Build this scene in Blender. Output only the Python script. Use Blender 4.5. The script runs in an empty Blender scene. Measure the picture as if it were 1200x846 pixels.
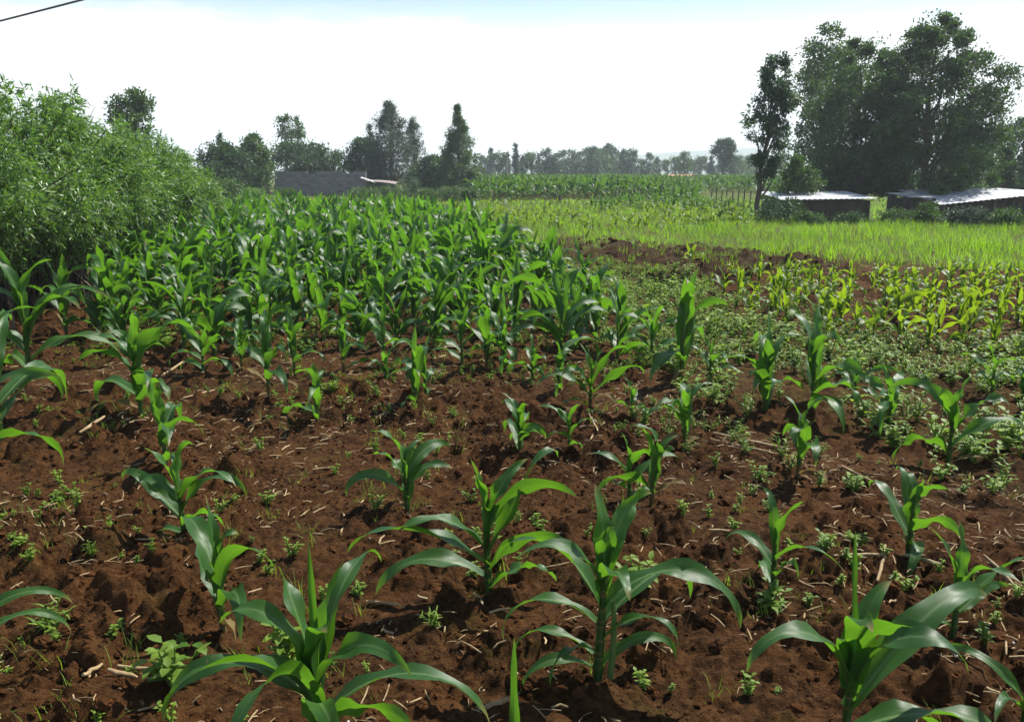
import bpy, math, random
import numpy as np
from mathutils import Vector
PI = math.pi
R = math.radians
scene = bpy.context.scene
COL = scene.collection

# ------------------------------------------------------------------ camera model used for the layout
FPX, HORIZ, CAMH = 1000.0, 203.0, 1.5
PITCH = math.atan((423 - HORIZ) / FPX)
def at(px, py):
    """ground point (flat) seen at a photo position"""
    u = (423 - py) / FPX
    X = (px - 600) / FPX
    Y = math.cos(PITCH) + math.sin(PITCH) * u
    Z = -math.sin(PITCH) + math.cos(PITCH) * u
    s = CAMH / -Z
    return X * s, Y * s
def fwd(d, px):
    """ground point at distance d (along the view) and photo column px, for far things"""
    return (px - 600) / FPX * d * math.cos(PITCH), d
def to_photo(x, y, z=0.0):
    c, s = math.cos(PITCH), math.sin(PITCH)
    zz = z - CAMH
    f = y * c - zz * s
    up = y * s + zz * c
    f = np.where(f < 0.05, 0.05, f)
    return 600 + FPX * x / f, 423 - FPX * up / f
def hgt(d, py):
    """height of a thing at distance d whose top is at photo row py"""
    a = math.atan((423 - py) / FPX) - PITCH
    return CAMH + d * math.tan(a)

# ------------------------------------------------------------------ noise
def _hash(ix, iy, seed):
    n = (ix.astype(np.int64) * 374761393 + iy.astype(np.int64) * 668265263 + seed * 1442695041) & 0xffffffff
    n = ((n ^ (n >> 13)) * 1274126177) & 0xffffffff
    n = (n ^ (n >> 16)) & 0xffffffff
    return n / 4294967295.0
def vnoise(x, y, seed=0):
    ix, iy = np.floor(x), np.floor(y)
    fx, fy = x - ix, y - iy
    ux, uy = fx * fx * (3 - 2 * fx), fy * fy * (3 - 2 * fy)
    a, b = _hash(ix, iy, seed), _hash(ix + 1, iy, seed)
    c, d = _hash(ix, iy + 1, seed), _hash(ix + 1, iy + 1, seed)
    return (a * (1 - ux) + b * ux) * (1 - uy) + (c * (1 - ux) + d * ux) * uy
def fbm(x, y, seed=0, octv=4):
    s, a, t = 0, 1.0, 0
    for i in range(octv):
        s = s + a * vnoise(x * 2 ** i + 17.3 * i, y * 2 ** i - 9.1 * i, seed + i)
        t += a
        a *= 0.5
    return s / t
def lumps(x, y, seed, keep=0.6):
    """rounded clods of random height on a jittered lattice"""
    ix, iy = np.floor(x), np.floor(y)
    best = np.zeros_like(x)
    for dx in (-1, 0, 1):
        for dy in (-1, 0, 1):
            jx, jy = ix + dx, iy + dy
            cx = jx + 0.15 + 0.7 * _hash(jx, jy, seed)
            cy = jy + 0.15 + 0.7 * _hash(jx, jy, seed + 1)
            hh = _hash(jx, jy, seed + 2)
            rr = 0.35 + 0.4 * _hash(jx, jy, seed + 3)
            st = 0.7 + 0.7 * _hash(jx, jy, seed + 4)
            ro = 6.28 * _hash(jx, jy, seed + 5)
            ex, ey = x - cx, y - cy
            u = np.abs(ex * np.cos(ro) - ey * np.sin(ro)) * st
            w = np.abs(ex * np.sin(ro) + ey * np.cos(ro)) / st
            dd = np.maximum(np.maximum(u, w), 0.72 * (u + w)) / rr
            v = np.clip((1 - dd) * 1.9, 0, 0.85 + 0.3 * (1 - dd)) * (dd < 1) * np.where(hh < keep, 0.35 + hh / keep, 0)
            best = np.maximum(best, v)
    return best
def sst(a, b, x):
    t = np.clip((x - a) / (b - a), 0, 1)
    return t * t * (3 - 2 * t)
def in_poly(px, py, poly):
    inside = np.zeros(np.shape(px), bool)
    n = len(poly)
    for i in range(n):
        x1, y1 = poly[i]
        x2, y2 = poly[(i + 1) % n]
        c = ((y1 > py) != (y2 > py)) & (px < (x2 - x1) * (py - y1) / ((y2 - y1) + 1e-9) + x1)
        inside ^= c
    return inside
def wpoly(pts):
    return [at(*p) for p in pts]

# ------------------------------------------------------------------ ground zones (world polygons)
BLOCK = wpoly([(250, 266), (490, 262), (530, 280), (585, 306), (668, 346), (722, 388), (740, 425), (640, 418), (560, 420), (470, 412),
               (400, 412), (330, 420), (250, 425), (110, 412), (130, 330), (225, 285)])
YOUNG = wpoly([(845, 350), (905, 334), (1010, 330), (1110, 334), (1290, 345), (1300, 400), (1225, 425), (1120, 412), (1020, 408), (940, 392), (870, 375)])
WEEDY = wpoly([(640, 322), (690, 318), (760, 322), (850, 345), (1000, 395), (1300, 420), (1300, 560), (1150, 545), (1010, 520), (900, 500), (790, 470), (740, 425), (690, 385)])
TILLED = wpoly([(635, 283), (670, 280), (720, 286), (800, 294), (880, 300), (985, 310), (1000, 320), (905, 322), (845, 340), (770, 338), (735, 336), (695, 320), (655, 302)])
FARMAIZE = wpoly([(552, 236.5), (700, 233), (812, 236), (822, 226), (1320, 222), (1320, 214.5), (552, 214.5)])
MIDMAIZE = wpoly([(690, 243), (720, 237.5), (790, 238), (850, 243), (950, 246), (940, 252), (850, 251), (760, 248), (700, 249)])
GRASS = wpoly([(470, 262), (470, 236), (560, 235.5), (815, 236), (830, 227), (1330, 226), (1340, 318), (1120, 316), (1000, 306), (880, 297), (800, 291), (700, 283), (640, 282), (655, 304), (690, 322), (640, 335), (585, 296), (515, 268)])
def mask(x, y, poly):
    return in_poly(x, y, poly)
def grassiness(x, y):
    """1 where grass or field green covers the soil, 0 on open soil"""
    x = np.asarray(x, float); y = np.asarray(y, float)
    w = 0.06 * y
    g = np.zeros(x.shape)
    for k in range(5):
        ox = (0, 1, -1, 0, 0)[k] * w
        oy = (0, 0, 0, 1, -1)[k] * w * 1.3
        g = g + np.where(mask(x + ox, y + oy, GRASS), 0.2, 0)
        g = g + np.where(mask(x + ox, y + oy, WEEDY), 0.07, 0) + np.where(mask(x + ox, y + oy, TILLED), 0.05, 0)
    g = np.where(y > 36, 1.0, g)
    g = np.where((y > 20) & (x < -4), np.maximum(g, 0.8), g)
    return np.clip(g, 0, 1)
def base_z(x, y):
    dip = -0.55 * sst(24.5, 29, y) * sst(8.0, 10.5, x - 0.0 * y) * (1 - sst(52, 75, y))
    return dip
def gz_arr(x, y):
    x = np.asarray(x, float); y = np.asarray(y, float)
    g = grassiness(x, y)
    a = 1 - 0.6 * g
    near = 1 - sst(14, 40, y)
    z = base_z(x, y) + 0.05 * (fbm(x * 0.8, y * 0.8, 3, 3) - 0.5)
    z = z + a * near * (0.055 * (fbm(x * 3.1, y * 3.1, 11, 3) - 0.5))
    wx = x + 0.07 * (fbm(x * 11, y * 11, 51, 2) - 0.5)
    wy = y + 0.07 * (fbm(x * 11, y * 11, 52, 2) - 0.5)
    patch = sst(0.36, 0.62, fbm(x * 1.3, y * 1.3, 77, 2))
    z = z + a * near * (0.056 * lumps(wx * 5.2, wy * 5.2, 21, 0.42) * (0.25 + 0.75 * patch) + 0.036 * lumps(wx * 11.5, wy * 11.5, 31, 0.55) * (0.3 + 0.7 * patch)
                        + 0.015 * lumps(wx * 25, wy * 25, 41, 0.6) * (0.35 + 0.65 * patch) + 0.022 * (fbm(x * 16, y * 16, 61, 3) - 0.5))
    tl = mask(x, y, TILLED)
    z = z + np.where(tl, 0.10 * lumps(wx * 2.2, wy * 2.2, 91, 0.6) + 0.07 * lumps(wx * 6, wy * 6, 92, 0.7), 0)
    return z
def gz(x, y):
    return float(gz_arr(np.array([x]), np.array([y]))[0])

# ------------------------------------------------------------------ mesh builder
class MB:
    def __init__(s):
        s.V, s.F, s.UV, s.VAR, s.MI, s.n = [], [], [], [], [], 0
    def add(s, v, f, uv=None, var=0.5, mi=0):
        v = np.asarray(v, float).reshape(-1, 3)
        f = np.asarray(f, np.int64)
        k = len(v)
        s.V.append(v)
        s.F.append(f + s.n)
        s.UV.append(np.zeros((k, 2)) if uv is None else np.asarray(uv, float))
        s.VAR.append(np.full(k, var) if np.isscalar(var) else np.asarray(var, float))
        s.MI.append(np.full(len(f), mi))
        s.n += k
    def merge(s, o, off=(0, 0, 0)):
        n0 = s.n
        for v in o.V: s.V.append(v + np.array(off))
        for f in o.F: s.F.append(f + n0)
        s.UV += o.UV; s.VAR += o.VAR; s.MI += o.MI
        s.n += o.n
    def flat(s):
        q = [f for f in s.F if f.shape[1] == 4]; t = [f for f in s.F if f.shape[1] == 3]
        qm = [m for f, m in zip(s.F, s.MI) if f.shape[1] == 4]; tm = [m for f, m in zip(s.F, s.MI) if f.shape[1] == 3]
        return (np.concatenate(s.V), np.concatenate(q) if q else np.zeros((0, 4), int), np.concatenate(qm) if q else np.zeros(0, int),
                np.concatenate(t) if t else np.zeros((0, 3), int), np.concatenate(tm) if t else np.zeros(0, int),
                np.concatenate(s.UV), np.concatenate(s.VAR))
    def mesh(s, name, mats, smooth=True):
        V, q, qm, t, tm, uv, var = s.flat()
        me = bpy.data.meshes.new(name)
        me.vertices.add(len(V)); me.vertices.foreach_set('co', V.astype(np.float32).ravel())
        loops = np.concatenate([q.ravel(), t.ravel()]).astype(np.int32)
        me.loops.add(len(loops)); me.loops.foreach_set('vertex_index', loops)
        npol = len(q) + len(t)
        me.polygons.add(npol)
        ls = np.concatenate([np.arange(len(q)) * 4, len(q) * 4 + np.arange(len(t)) * 3]).astype(np.int32)
        me.polygons.foreach_set('loop_start', ls)
        me.polygons.foreach_set('material_index', np.concatenate([qm, tm]).astype(np.int32))
        me.polygons.foreach_set('use_smooth', np.full(npol, smooth))
        ul = me.uv_layers.new(name='UVMap')
        ul.data.foreach_set('uv', uv[loops].astype(np.float32).ravel())
        at_ = me.attributes.new('var', 'FLOAT', 'POINT')
        at_.data.foreach_set('value', var.astype(np.float32))
        for m in mats: me.materials.append(m)
        me.update(calc_edges=True)
        me.validate()
        return me
    def build(s, name, mats, parent=None, smooth=True, loc=None):
        o = bpy.data.objects.new(name, s.mesh(name, mats if isinstance(mats, list) else [mats], smooth))
        COL.objects.link(o)
        if parent: o.parent = parent
        if loc is not None: o.location = loc
        return o

def tag(o, label=None, cat=None, group=None, kind=None):
    if label: o['label'] = label
    if cat: o['category'] = cat
    if group: o['group'] = group
    if kind: o['kind'] = kind
    return o
def empty(name, loc, rz=0.0):
    o = bpy.data.objects.new(name, None)
    o.empty_display_size = 0.1
    COL.objects.link(o)
    o.location = loc
    o.rotation_euler = (0, 0, rz)
    return o
def copy_tree(o, parent=None):
    c = o.copy()
    COL.objects.link(c)
    if parent: c.parent = parent
    for ch in [k for k in CHILDREN.get(o.name, [])]:
        copy_tree(ch, c)
    return c
CHILDREN = {}

def scatter(mb, variants, pos, rz, sc, var_jit=None, tilt=None, rng=None):
    """merge many transformed copies of the variant shapes into one builder"""
    rng = rng or np.random.default_rng(0)
    pos = np.asarray(pos, float)
    pick = rng.integers(0, len(variants), len(pos))
    for vi, vb in enumerate(variants):
        V, q, qm, t, tm, uv, var = vb.flat()
        idx = np.where(pick == vi)[0]
        k = len(idx)
        if not k: continue
        c, s = np.cos(rz[idx])[:, None], np.sin(rz[idx])[:, None]
        sv = np.asarray(sc)[idx][:, None]
        x = (V[None, :, 0] * c - V[None, :, 1] * s) * sv
        y = (V[None, :, 0] * s + V[None, :, 1] * c) * sv
        z = V[None, :, 2] * sv
        if tilt is not None:
            x = x + z * tilt[idx][:, :1]
            y = y + z * tilt[idx][:, 1:2]
        P = np.stack([x + pos[idx, 0:1], y + pos[idx, 1:2], z + pos[idx, 2:3]], -1).reshape(-1, 3)
        off = (np.arange(k) * len(V))[:, None, None]
        vv = np.tile(var, k)
        if var_jit is not None:
            vv = np.clip(vv + np.repeat(np.asarray(var_jit)[idx], len(V)), 0, 1)
        u2 = np.tile(uv, (k, 1))
        n0 = mb.n
        mb.V.append(P); mb.UV.append(u2); mb.VAR.append(vv); mb.n += len(P)
        if len(q):
            mb.F.append((q[None] + off).reshape(-1, 4) + n0); mb.MI.append(np.tile(qm, k))
        if len(t):
            mb.F.append((t[None] + off).reshape(-1, 3) + n0); mb.MI.append(np.tile(tm, k))

def tube(mb, pts, rad, n=7, var=0.5, mi=0, cap=True):
    pts = np.asarray(pts, float); rad = np.asarray(rad, float)
    k = len(pts)
    d = np.gradient(pts, axis=0)
    d /= np.linalg.norm(d, axis=1)[:, None] + 1e-9
    ref = np.array([0, 0, 1.0]) if abs(d[:, 2]).mean() < 0.8 else np.array([1.0, 0, 0])
    a = np.cross(d, ref); a /= np.linalg.norm(a, axis=1)[:, None] + 1e-9
    b = np.cross(d, a)
    th = np.arange(n) * 2 * PI / n
    V = pts[:, None] + rad[:, None, None] * (a[:, None] * np.cos(th)[None, :, None] + b[:, None] * np.sin(th)[None, :, None])
    f = []
    for i in range(k - 1):
        for j in range(n):
            f.append((i * n + j, i * n + (j + 1) % n, (i + 1) * n + (j + 1) % n, (i + 1) * n + j))
    uv = np.stack([np.tile(th / (2 * PI), k), np.repeat(np.linspace(0, 1, k), n)], -1)
    mb.add(V.reshape(-1, 3), f, uv, var, mi)
    if cap:
        for r, base in ((0, 0), (k - 1, (k - 1) * n)):
            mb.add(np.vstack([V[r], pts[r][None]]), [(j, (j + 1) % n, n) for j in range(n)], None, var, mi)
def box(mb, c, s, rz=0.0, var=0.5, mi=0):
    x, y, z = (np.array(s) / 2)
    v = np.array([(-x, -y, -z), (x, -y, -z), (x, y, -z), (-x, y, -z), (-x, -y, z), (x, -y, z), (x, y, z), (-x, y, z)])
    cc, ss = math.cos(rz), math.sin(rz)
    v = np.stack([v[:, 0] * cc - v[:, 1] * ss, v[:, 0] * ss + v[:, 1] * cc, v[:, 2]], -1) + np.array(c)
    mb.add(v, [(0, 3, 2, 1), (4, 5, 6, 7), (0, 1, 5, 4), (1, 2, 6, 5), (2, 3, 7, 6), (3, 0, 4, 7)], None, var, mi)

def strip(mb, L, W, az, el0, droop, p=1.5, fold=0.5, wav=0.1, wf=2.5, twist=0.0, bend=0.0, nseg=14, nc=4, base=(0, 0, 0), ph=0.0, var=0.5, mi=0, prof='maize'):
    t = np.linspace(0, 1, nseg + 1)
    el = el0 - droop * t ** p
    a = az + bend * t
    d = np.stack([np.cos(el) * np.cos(a), np.cos(el) * np.sin(a), np.sin(el)], -1)
    dm = (d[1:] + d[:-1]) / 2
    pos = np.vstack([[0, 0, 0], np.cumsum(dm, 0)]) * (L / nseg) + np.array(base)
    side = np.stack([-np.sin(a), np.cos(a), np.zeros_like(a)], -1)
    nrm = np.cross(d, side)
    tw = (twist * t)[:, None]
    s2 = side * np.cos(tw) + nrm * np.sin(tw)
    n2 = -side * np.sin(tw) + nrm * np.cos(tw)
    if prof == 'maize':
        w = W / 2 * np.minimum(1, 0.5 + 2.2 * t) * (1 - t ** 2.3) ** 0.9
    elif prof == 'ovate':
        w = W / 2 * (np.sin(PI * np.clip(t, 0, 1) ** 0.75) * 0.97 + 0.03)
    else:
        w = W / 2 * (1 - t ** 1.7)
    s = np.linspace(-1, 1, nc + 1) if nc > 1 else np.array([-1.0, 1.0])
    fo = fold * (1 - 0.75 * t)
    S = s[None, :, None]
    off = s2[:, None] * S * (w * np.cos(fo))[:, None, None] + n2[:, None] * (np.abs(S)) * (w * np.sin(fo))[:, None, None]
    if wav and nc > 1:
        wv = np.sin(2 * PI * wf * t[:, None] + ph + 1.7 * np.sign(s)[None, :]) * (np.abs(s)[None, :] ** 1.5) * (w * wav * 3 * np.minimum(1, 3 * t))[:, None]
        off = off + n2[:, None] * wv[..., None]
    V = (pos[:, None] + off).reshape(-1, 3)
    m = len(s)
    ii, jj = np.meshgrid(np.arange(nseg), np.arange(m - 1), indexing='ij')
    q = np.stack([ii * m + jj, ii * m + jj + 1, (ii + 1) * m + jj + 1, (ii + 1) * m + jj], -1).reshape(-1, 4)
    uv = np.stack([np.tile((s + 1) / 2, nseg + 1), np.repeat(t, m)], -1)
    mb.add(V, q, uv, var, mi)

# ------------------------------------------------------------------ materials
def new_mat(name):
    m = bpy.data.materials.new(name)
    m.use_nodes = True
    nt = m.node_tree
    nt.nodes.clear()
    return m, nt, nt.nodes, nt.links
def N(nodes, t, **kw):
    n = nodes.new(t)
    for k, v in kw.items():
        if k.startswith('i_'):
            key = k[2:]
            n.inputs[int(key) if key.isdigit() else key.replace('_', ' ')].default_value = v
        else: setattr(n, k, v)
    return n
def mixc(nodes, links, fac, a, b, blend='MIX'):
    n = nodes.new('ShaderNodeMix'); n.data_type = 'RGBA'; n.blend_type = blend
    for sock, val in ((n.inputs[0], fac), (n.inputs[6], a), (n.inputs[7], b)):
        if hasattr(val, 'links') or isinstance(val, bpy.types.NodeSocket): links.new(val, sock)
        elif isinstance(val, (int, float)): sock.default_value = val
        else: sock.default_value = (*val, 1) if len(val) == 3 else val
    return n.outputs[2]
def rampn(nodes, links, src, stops):
    r = nodes.new('ShaderNodeValToRGB')
    el = r.color_ramp.elements
    while len(el) < len(stops): el.new(0.5)
    for e, (p, c) in zip(el, stops):
        e.position = p
        e.color = (*c, 1) if len(c) == 3 else c
    links.new(src, r.inputs[0])
    return r.outputs[0]

def leaf_mat(name, dark, light, trans, tfac=0.38, rough=0.42, midrib=None, spec=0.5, stripes=False):
    m, nt, nd, lk = new_mat(name)
    out = N(nd, 'ShaderNodeOutputMaterial')
    av = N(nd, 'ShaderNodeAttribute', attribute_name='var')
    oi = N(nd, 'ShaderNodeObjectInfo')
    ad = N(nd, 'ShaderNodeMath', operation='MULTIPLY_ADD', i_1=0.25, i_2=-0.12)
    lk.new(oi.outputs['Random'], ad.inputs[0])
    su = N(nd, 'ShaderNodeMath', operation='ADD', use_clamp=True)
    lk.new(av.outputs['Fac'], su.inputs[0]); lk.new(ad.outputs[0], su.inputs[1])
    col = mixc(nd, lk, su.outputs[0], dark, light)
    tcol = mixc(nd, lk, su.outputs[0], tuple(c * 0.8 for c in trans), tuple(min(1, c * 1.25) for c in trans))
    pr = N(nd, 'ShaderNodeBsdfPrincipled', i_Roughness=rough)
    pr.inputs['Specular IOR Level'].default_value = spec
    if midrib:
        uv = N(nd, 'ShaderNodeUVMap', uv_map='UVMap')
        sx = N(nd, 'ShaderNodeSeparateXYZ'); lk.new(uv.outputs[0], sx.inputs[0])
        dd = N(nd, 'ShaderNodeMath', operation='SUBTRACT', i_1=0.5); lk.new(sx.outputs[0], dd.inputs[0])
        ab = N(nd, 'ShaderNodeMath', operation='ABSOLUTE'); lk.new(dd.outputs[0], ab.inputs[0])
        mr = N(nd, 'ShaderNodeMapRange', interpolation_type='SMOOTHSTEP')
        mr.inputs[1].default_value = 0.085; mr.inputs[2].default_value = 0.03
        lk.new(ab.outputs[0], mr.inputs[0])
        # rib fades towards the tip
        fd = N(nd, 'ShaderNodeMath', operation='MULTIPLY_ADD', i_1=-0.8, i_2=0.85); lk.new(sx.outputs[1], fd.inputs[0])
        mm = N(nd, 'ShaderNodeMath', operation='MULTIPLY'); lk.new(mr.outputs[0], mm.inputs[0]); lk.new(fd.outputs[0], mm.inputs[1])
        # blotchy growth variation and fine parallel veins
        tc = N(nd, 'ShaderNodeTexCoord')
        nz = N(nd, 'ShaderNodeTexNoise', i_Scale=14.0, i_Detail=3.0); lk.new(tc.outputs['Object'], nz.inputs['Vector'])
        col = mixc(nd, lk, nz.outputs[0], mixc(nd, lk, 0.0, tuple(c * 0.75 for c in dark), dark), col)
        vw = N(nd, 'ShaderNodeMath', operation='MULTIPLY', i_1=150.0); lk.new(sx.outputs[0], vw.inputs[0])
        vs = N(nd, 'ShaderNodeMath', operation='SINE'); lk.new(vw.outputs[0], vs.inputs[0])
        bp = N(nd, 'ShaderNodeBump', i_Strength=0.18, i_Distance=0.002); lk.new(vs.outputs[0], bp.inputs['Height'])
        lk.new(bp.outputs[0], pr.inputs['Normal'])
        col = mixc(nd, lk, mm.outputs[0], col, midrib)
        # insect nibbles and soil splash
        n3 = N(nd, 'ShaderNodeTexNoise', i_Scale=90.0, i_Detail=2.0); lk.new(tc.outputs['Object'], n3.inputs['Vector'])
        col = mixc(nd, lk, rampn(nd, lk, n3.outputs[0], [(0.68, (0, 0, 0)), (0.73, (.65, .65, .65))]), col, (0.16, 0.12, 0.04))
        # dry tips
        tip = N(nd, 'ShaderNodeMapRange'); tip.inputs[1].default_value = 0.86; tip.inputs[2].default_value = 1.0
        lk.new(sx.outputs[1], tip.inputs[0])
        col = mixc(nd, lk, tip.outputs[0], col, (0.28, 0.2, 0.07))
    lk.new(col, pr.inputs['Base Color'])
    tr = N(nd, 'ShaderNodeBsdfTranslucent'); lk.new(tcol, tr.inputs[0])
    mx = N(nd, 'ShaderNodeMixShader', i_0=tfac)
    lk.new(pr.outputs[0], mx.inputs[1]); lk.new(tr.outputs[0], mx.inputs[2])
    lk.new(mx.outputs[0], out.inputs[0])
    return m
def plain_mat(name, c1, c2, scale=8.0, rough=0.85, bump=0.3, bscale=30.0, metallic=0.0, stretch=None, spec=.3):
    m, nt, nd, lk = new_mat(name)
    out = N(nd, 'ShaderNodeOutputMaterial')
    tc = N(nd, 'ShaderNodeTexCoord')
    src = tc.outputs['Object']
    if stretch:
        mp = N(nd, 'ShaderNodeMapping'); mp.inputs['Scale'].default_value = stretch
        lk.new(src, mp.inputs[0]); src = mp.outputs[0]
    nz = N(nd, 'ShaderNodeTexNoise', i_Scale=scale, i_Detail=5.0, i_Roughness=0.65); lk.new(src, nz.inputs['Vector'])
    col = rampn(nd, lk, nz.outputs[0], [(0.32, c1), (0.68, c2)])
    pr = N(nd, 'ShaderNodeBsdfPrincipled', i_Roughness=rough, i_Metallic=metallic)
    pr.inputs['Specular IOR Level'].default_value = spec
    lk.new(col, pr.inputs['Base Color'])
    n2 = N(nd, 'ShaderNodeTexNoise', i_Scale=bscale, i_Detail=4.0); lk.new(src, n2.inputs['Vector'])
    bp = N(nd, 'ShaderNodeBump', i_Strength=bump, i_Distance=0.02); lk.new(n2.outputs[0], bp.inputs['Height'])
    lk.new(bp.outputs[0], pr.inputs['Normal'])
    lk.new(pr.outputs[0], out.inputs[0])
    return m

M = {}
M['maize'] = leaf_mat('maize_leaf', (0.026, 0.095, 0.017), (0.080, 0.185, 0.024), (0.13, 0.32, 0.014), 0.42, 0.40, (0.20, 0.30, 0.12), spec=.42)
M['maize_far'] = leaf_mat('maize_leaf_distant', (0.028, 0.09, 0.02), (0.085, 0.165, 0.03), (0.12, 0.26, 0.015), 0.38, 0.5, spec=.25)
M['young'] = leaf_mat('maize_leaf_young', (0.05, 0.13, 0.012), (0.15, 0.24, 0.015), (0.26, 0.40, 0.012), 0.45, 0.4, (0.26, 0.34, 0.12), spec=.28)
M['dryleaf'] = leaf_mat('withered_maize_leaf', (0.10, 0.07, 0.022), (0.20, 0.15, 0.055), (0.17, 0.12, 0.035), 0.3, 0.7, spec=.2)
M['stalk'] = plain_mat('maize_stalk', (0.06, 0.13, 0.025), (0.12, 0.18, 0.045), 10, 0.5, 0.15, 40, stretch=(1, 1, 0.3))
M['weed'] = leaf_mat('weed_leaf', (0.055, 0.125, 0.014), (0.19, 0.28, 0.035), (0.26, 0.40, 0.02), 0.42, 0.55, spec=.28)
M['grass'] = leaf_mat('grass_blade', (0.055, 0.17, 0.010), (0.19, 0.31, 0.016), (0.27, 0.50, 0.010), 0.48, 0.55, spec=.25)
M['drygrass'] = leaf_mat('dry_grass_blade', (0.16, 0.12, 0.05), (0.28, 0.22, 0.09), (0.22, 0.17, 0.06), 0.3, 0.7)
M['hedge'] = leaf_mat('hedge_leaf', (0.04, 0.11, 0.03), (0.21, 0.32, 0.085), (0.21, 0.40, 0.04), 0.33, 0.42)
M['acacia'] = leaf_mat('acacia_leaf', (0.016, 0.048, 0.018), (0.066, 0.115, 0.024), (0.075, 0.17, 0.016), 0.3, 0.55)
M['darkleaf'] = leaf_mat('evergreen_leaf', (0.018, 0.052, 0.022), (0.05, 0.10, 0.035), (0.06, 0.14, 0.025), 0.3, 0.5)
M['midleaf'] = leaf_mat('tree_leaf', (0.028, 0.07, 0.018), (0.075, 0.13, 0.03), (0.09, 0.19, 0.02), 0.32, 0.5)
M['greyleaf'] = leaf_mat('grey_green_needle', (0.035, 0.06, 0.04), (0.075, 0.105, 0.07), (0.08, 0.13, 0.06), 0.3, 0.55)
M['bark'] = plain_mat('bark', (0.05, 0.037, 0.026), (0.14, 0.11, 0.08), 6, 0.9, 0.6, 25, stretch=(1, 1, 0.25))
M['palebark'] = plain_mat('pale_bark', (0.16, 0.14, 0.11), (0.32, 0.29, 0.24), 5, 0.85, 0.4, 25, stretch=(1, 1, 0.25))
M['straw'] = plain_mat('dry_stalk_straw', (0.16, 0.10, 0.045), (0.40, 0.29, 0.15), 14, 0.75, 0.3, 60)
M['clod'] = plain_mat('soil_clod', (0.022, 0.0095, 0.004), (0.088, 0.036, 0.012), 11, 0.95, 1.0, 60, spec=.05)
M['pebble'] = plain_mat('pale_pebble', (0.35, 0.32, 0.28), (0.6, 0.57, 0.5), 20, 0.7, 0.2, 50)
M['timber'] = plain_mat('weathered_dark_timber', (0.022, 0.017, 0.013), (0.075, 0.058, 0.045), 5, 0.9, 0.5, 20, stretch=(1, 1, 0.2))
M['post'] = plain_mat('weathered_post_wood', (0.05, 0.045, 0.038), (0.15, 0.13, 0.11), 12, 0.9, 0.5, 30, stretch=(1, 1, 0.2))
M['whitepost'] = plain_mat('white_painted_wood', (0.62, 0.61, 0.57), (0.8, 0.79, 0.76), 9, 0.6, 0.2, 30)
M['iron'] = plain_mat('galvanised_iron', (0.42, 0.43, 0.44), (0.66, 0.67, 0.68), 2.2, 0.42, 0.05, 30, metallic=0.35)
M['oldiron'] = plain_mat('dulled_galvanised_iron', (0.30, 0.28, 0.26), (0.52, 0.51, 0.50), 3.0, 0.55, 0.05, 30, metallic=0.25)
M['rust'] = plain_mat('rusty_iron_roof', (0.30, 0.12, 0.06), (0.48, 0.26, 0.16), 2.5, 0.75, 0.1, 20)
M['palerust'] = plain_mat('faded_rusty_sheet', (0.17, 0.13, 0.11), (0.30, 0.25, 0.22), 3.0, 0.7, 0.1, 20)
M['plaster'] = plain_mat('plain_house_wall', (0.32, 0.28, 0.22), (0.45, 0.41, 0.34), 2.0, 0.9, 0.1, 20)
M['wire'] = plain_mat('cable_sheath', (0.06, 0.065, 0.06), (0.11, 0.11, 0.10), 10, 0.6, 0.05, 20)
M['glassdark'] = plain_mat('dark_window', (0.015, 0.017, 0.02), (0.03, 0.03, 0.035), 4, 0.25, 0.0, 10)

# stone block wall
def stone_mat():
    m, nt, nd, lk = new_mat('grey_quarry_stone')
    out = N(nd, 'ShaderNodeOutputMaterial')
    tc = N(nd, 'ShaderNodeTexCoord')
    mp = N(nd, 'ShaderNodeMapping'); mp.inputs['Rotation'].default_value = (R(90), 0, 0)
    lk.new(tc.outputs['Object'], mp.inputs[0])
    br = N(nd, 'ShaderNodeTexBrick', i_Scale=1.0)
    br.inputs['Brick Width'].default_value = 0.42; br.inputs['Row Height'].default_value = 0.2
    br.inputs['Mortar Size'].default_value = 0.02
    br.inputs['Color1'].default_value = (0.17, 0.155, 0.16, 1); br.inputs['Color2'].default_value = (0.33, 0.31, 0.30, 1)
    br.inputs['Mortar'].default_value = (0.30, 0.29, 0.285, 1)
    lk.new(mp.outputs[0], br.inputs['Vector'])
    nz = N(nd, 'ShaderNodeTexNoise', i_Scale=7.0, i_Detail=5.0); lk.new(tc.outputs['Object'], nz.inputs['Vector'])
    col = mixc(nd, lk, nz.outputs[0], br.outputs[0], (0.12, 0.11, 0.115))
    pr = N(nd, 'ShaderNodeBsdfPrincipled', i_Roughness=0.92); lk.new(col, pr.inputs['Base Color'])
    bp = N(nd, 'ShaderNodeBump', i_Strength=0.8, i_Distance=0.03); lk.new(nz.outputs[0], bp.inputs['Height']); lk.new(bp.outputs[0], pr.inputs['Normal'])
    lk.new(pr.outputs[0], out.inputs[0])
    return m
M['stone'] = stone_mat()

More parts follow.
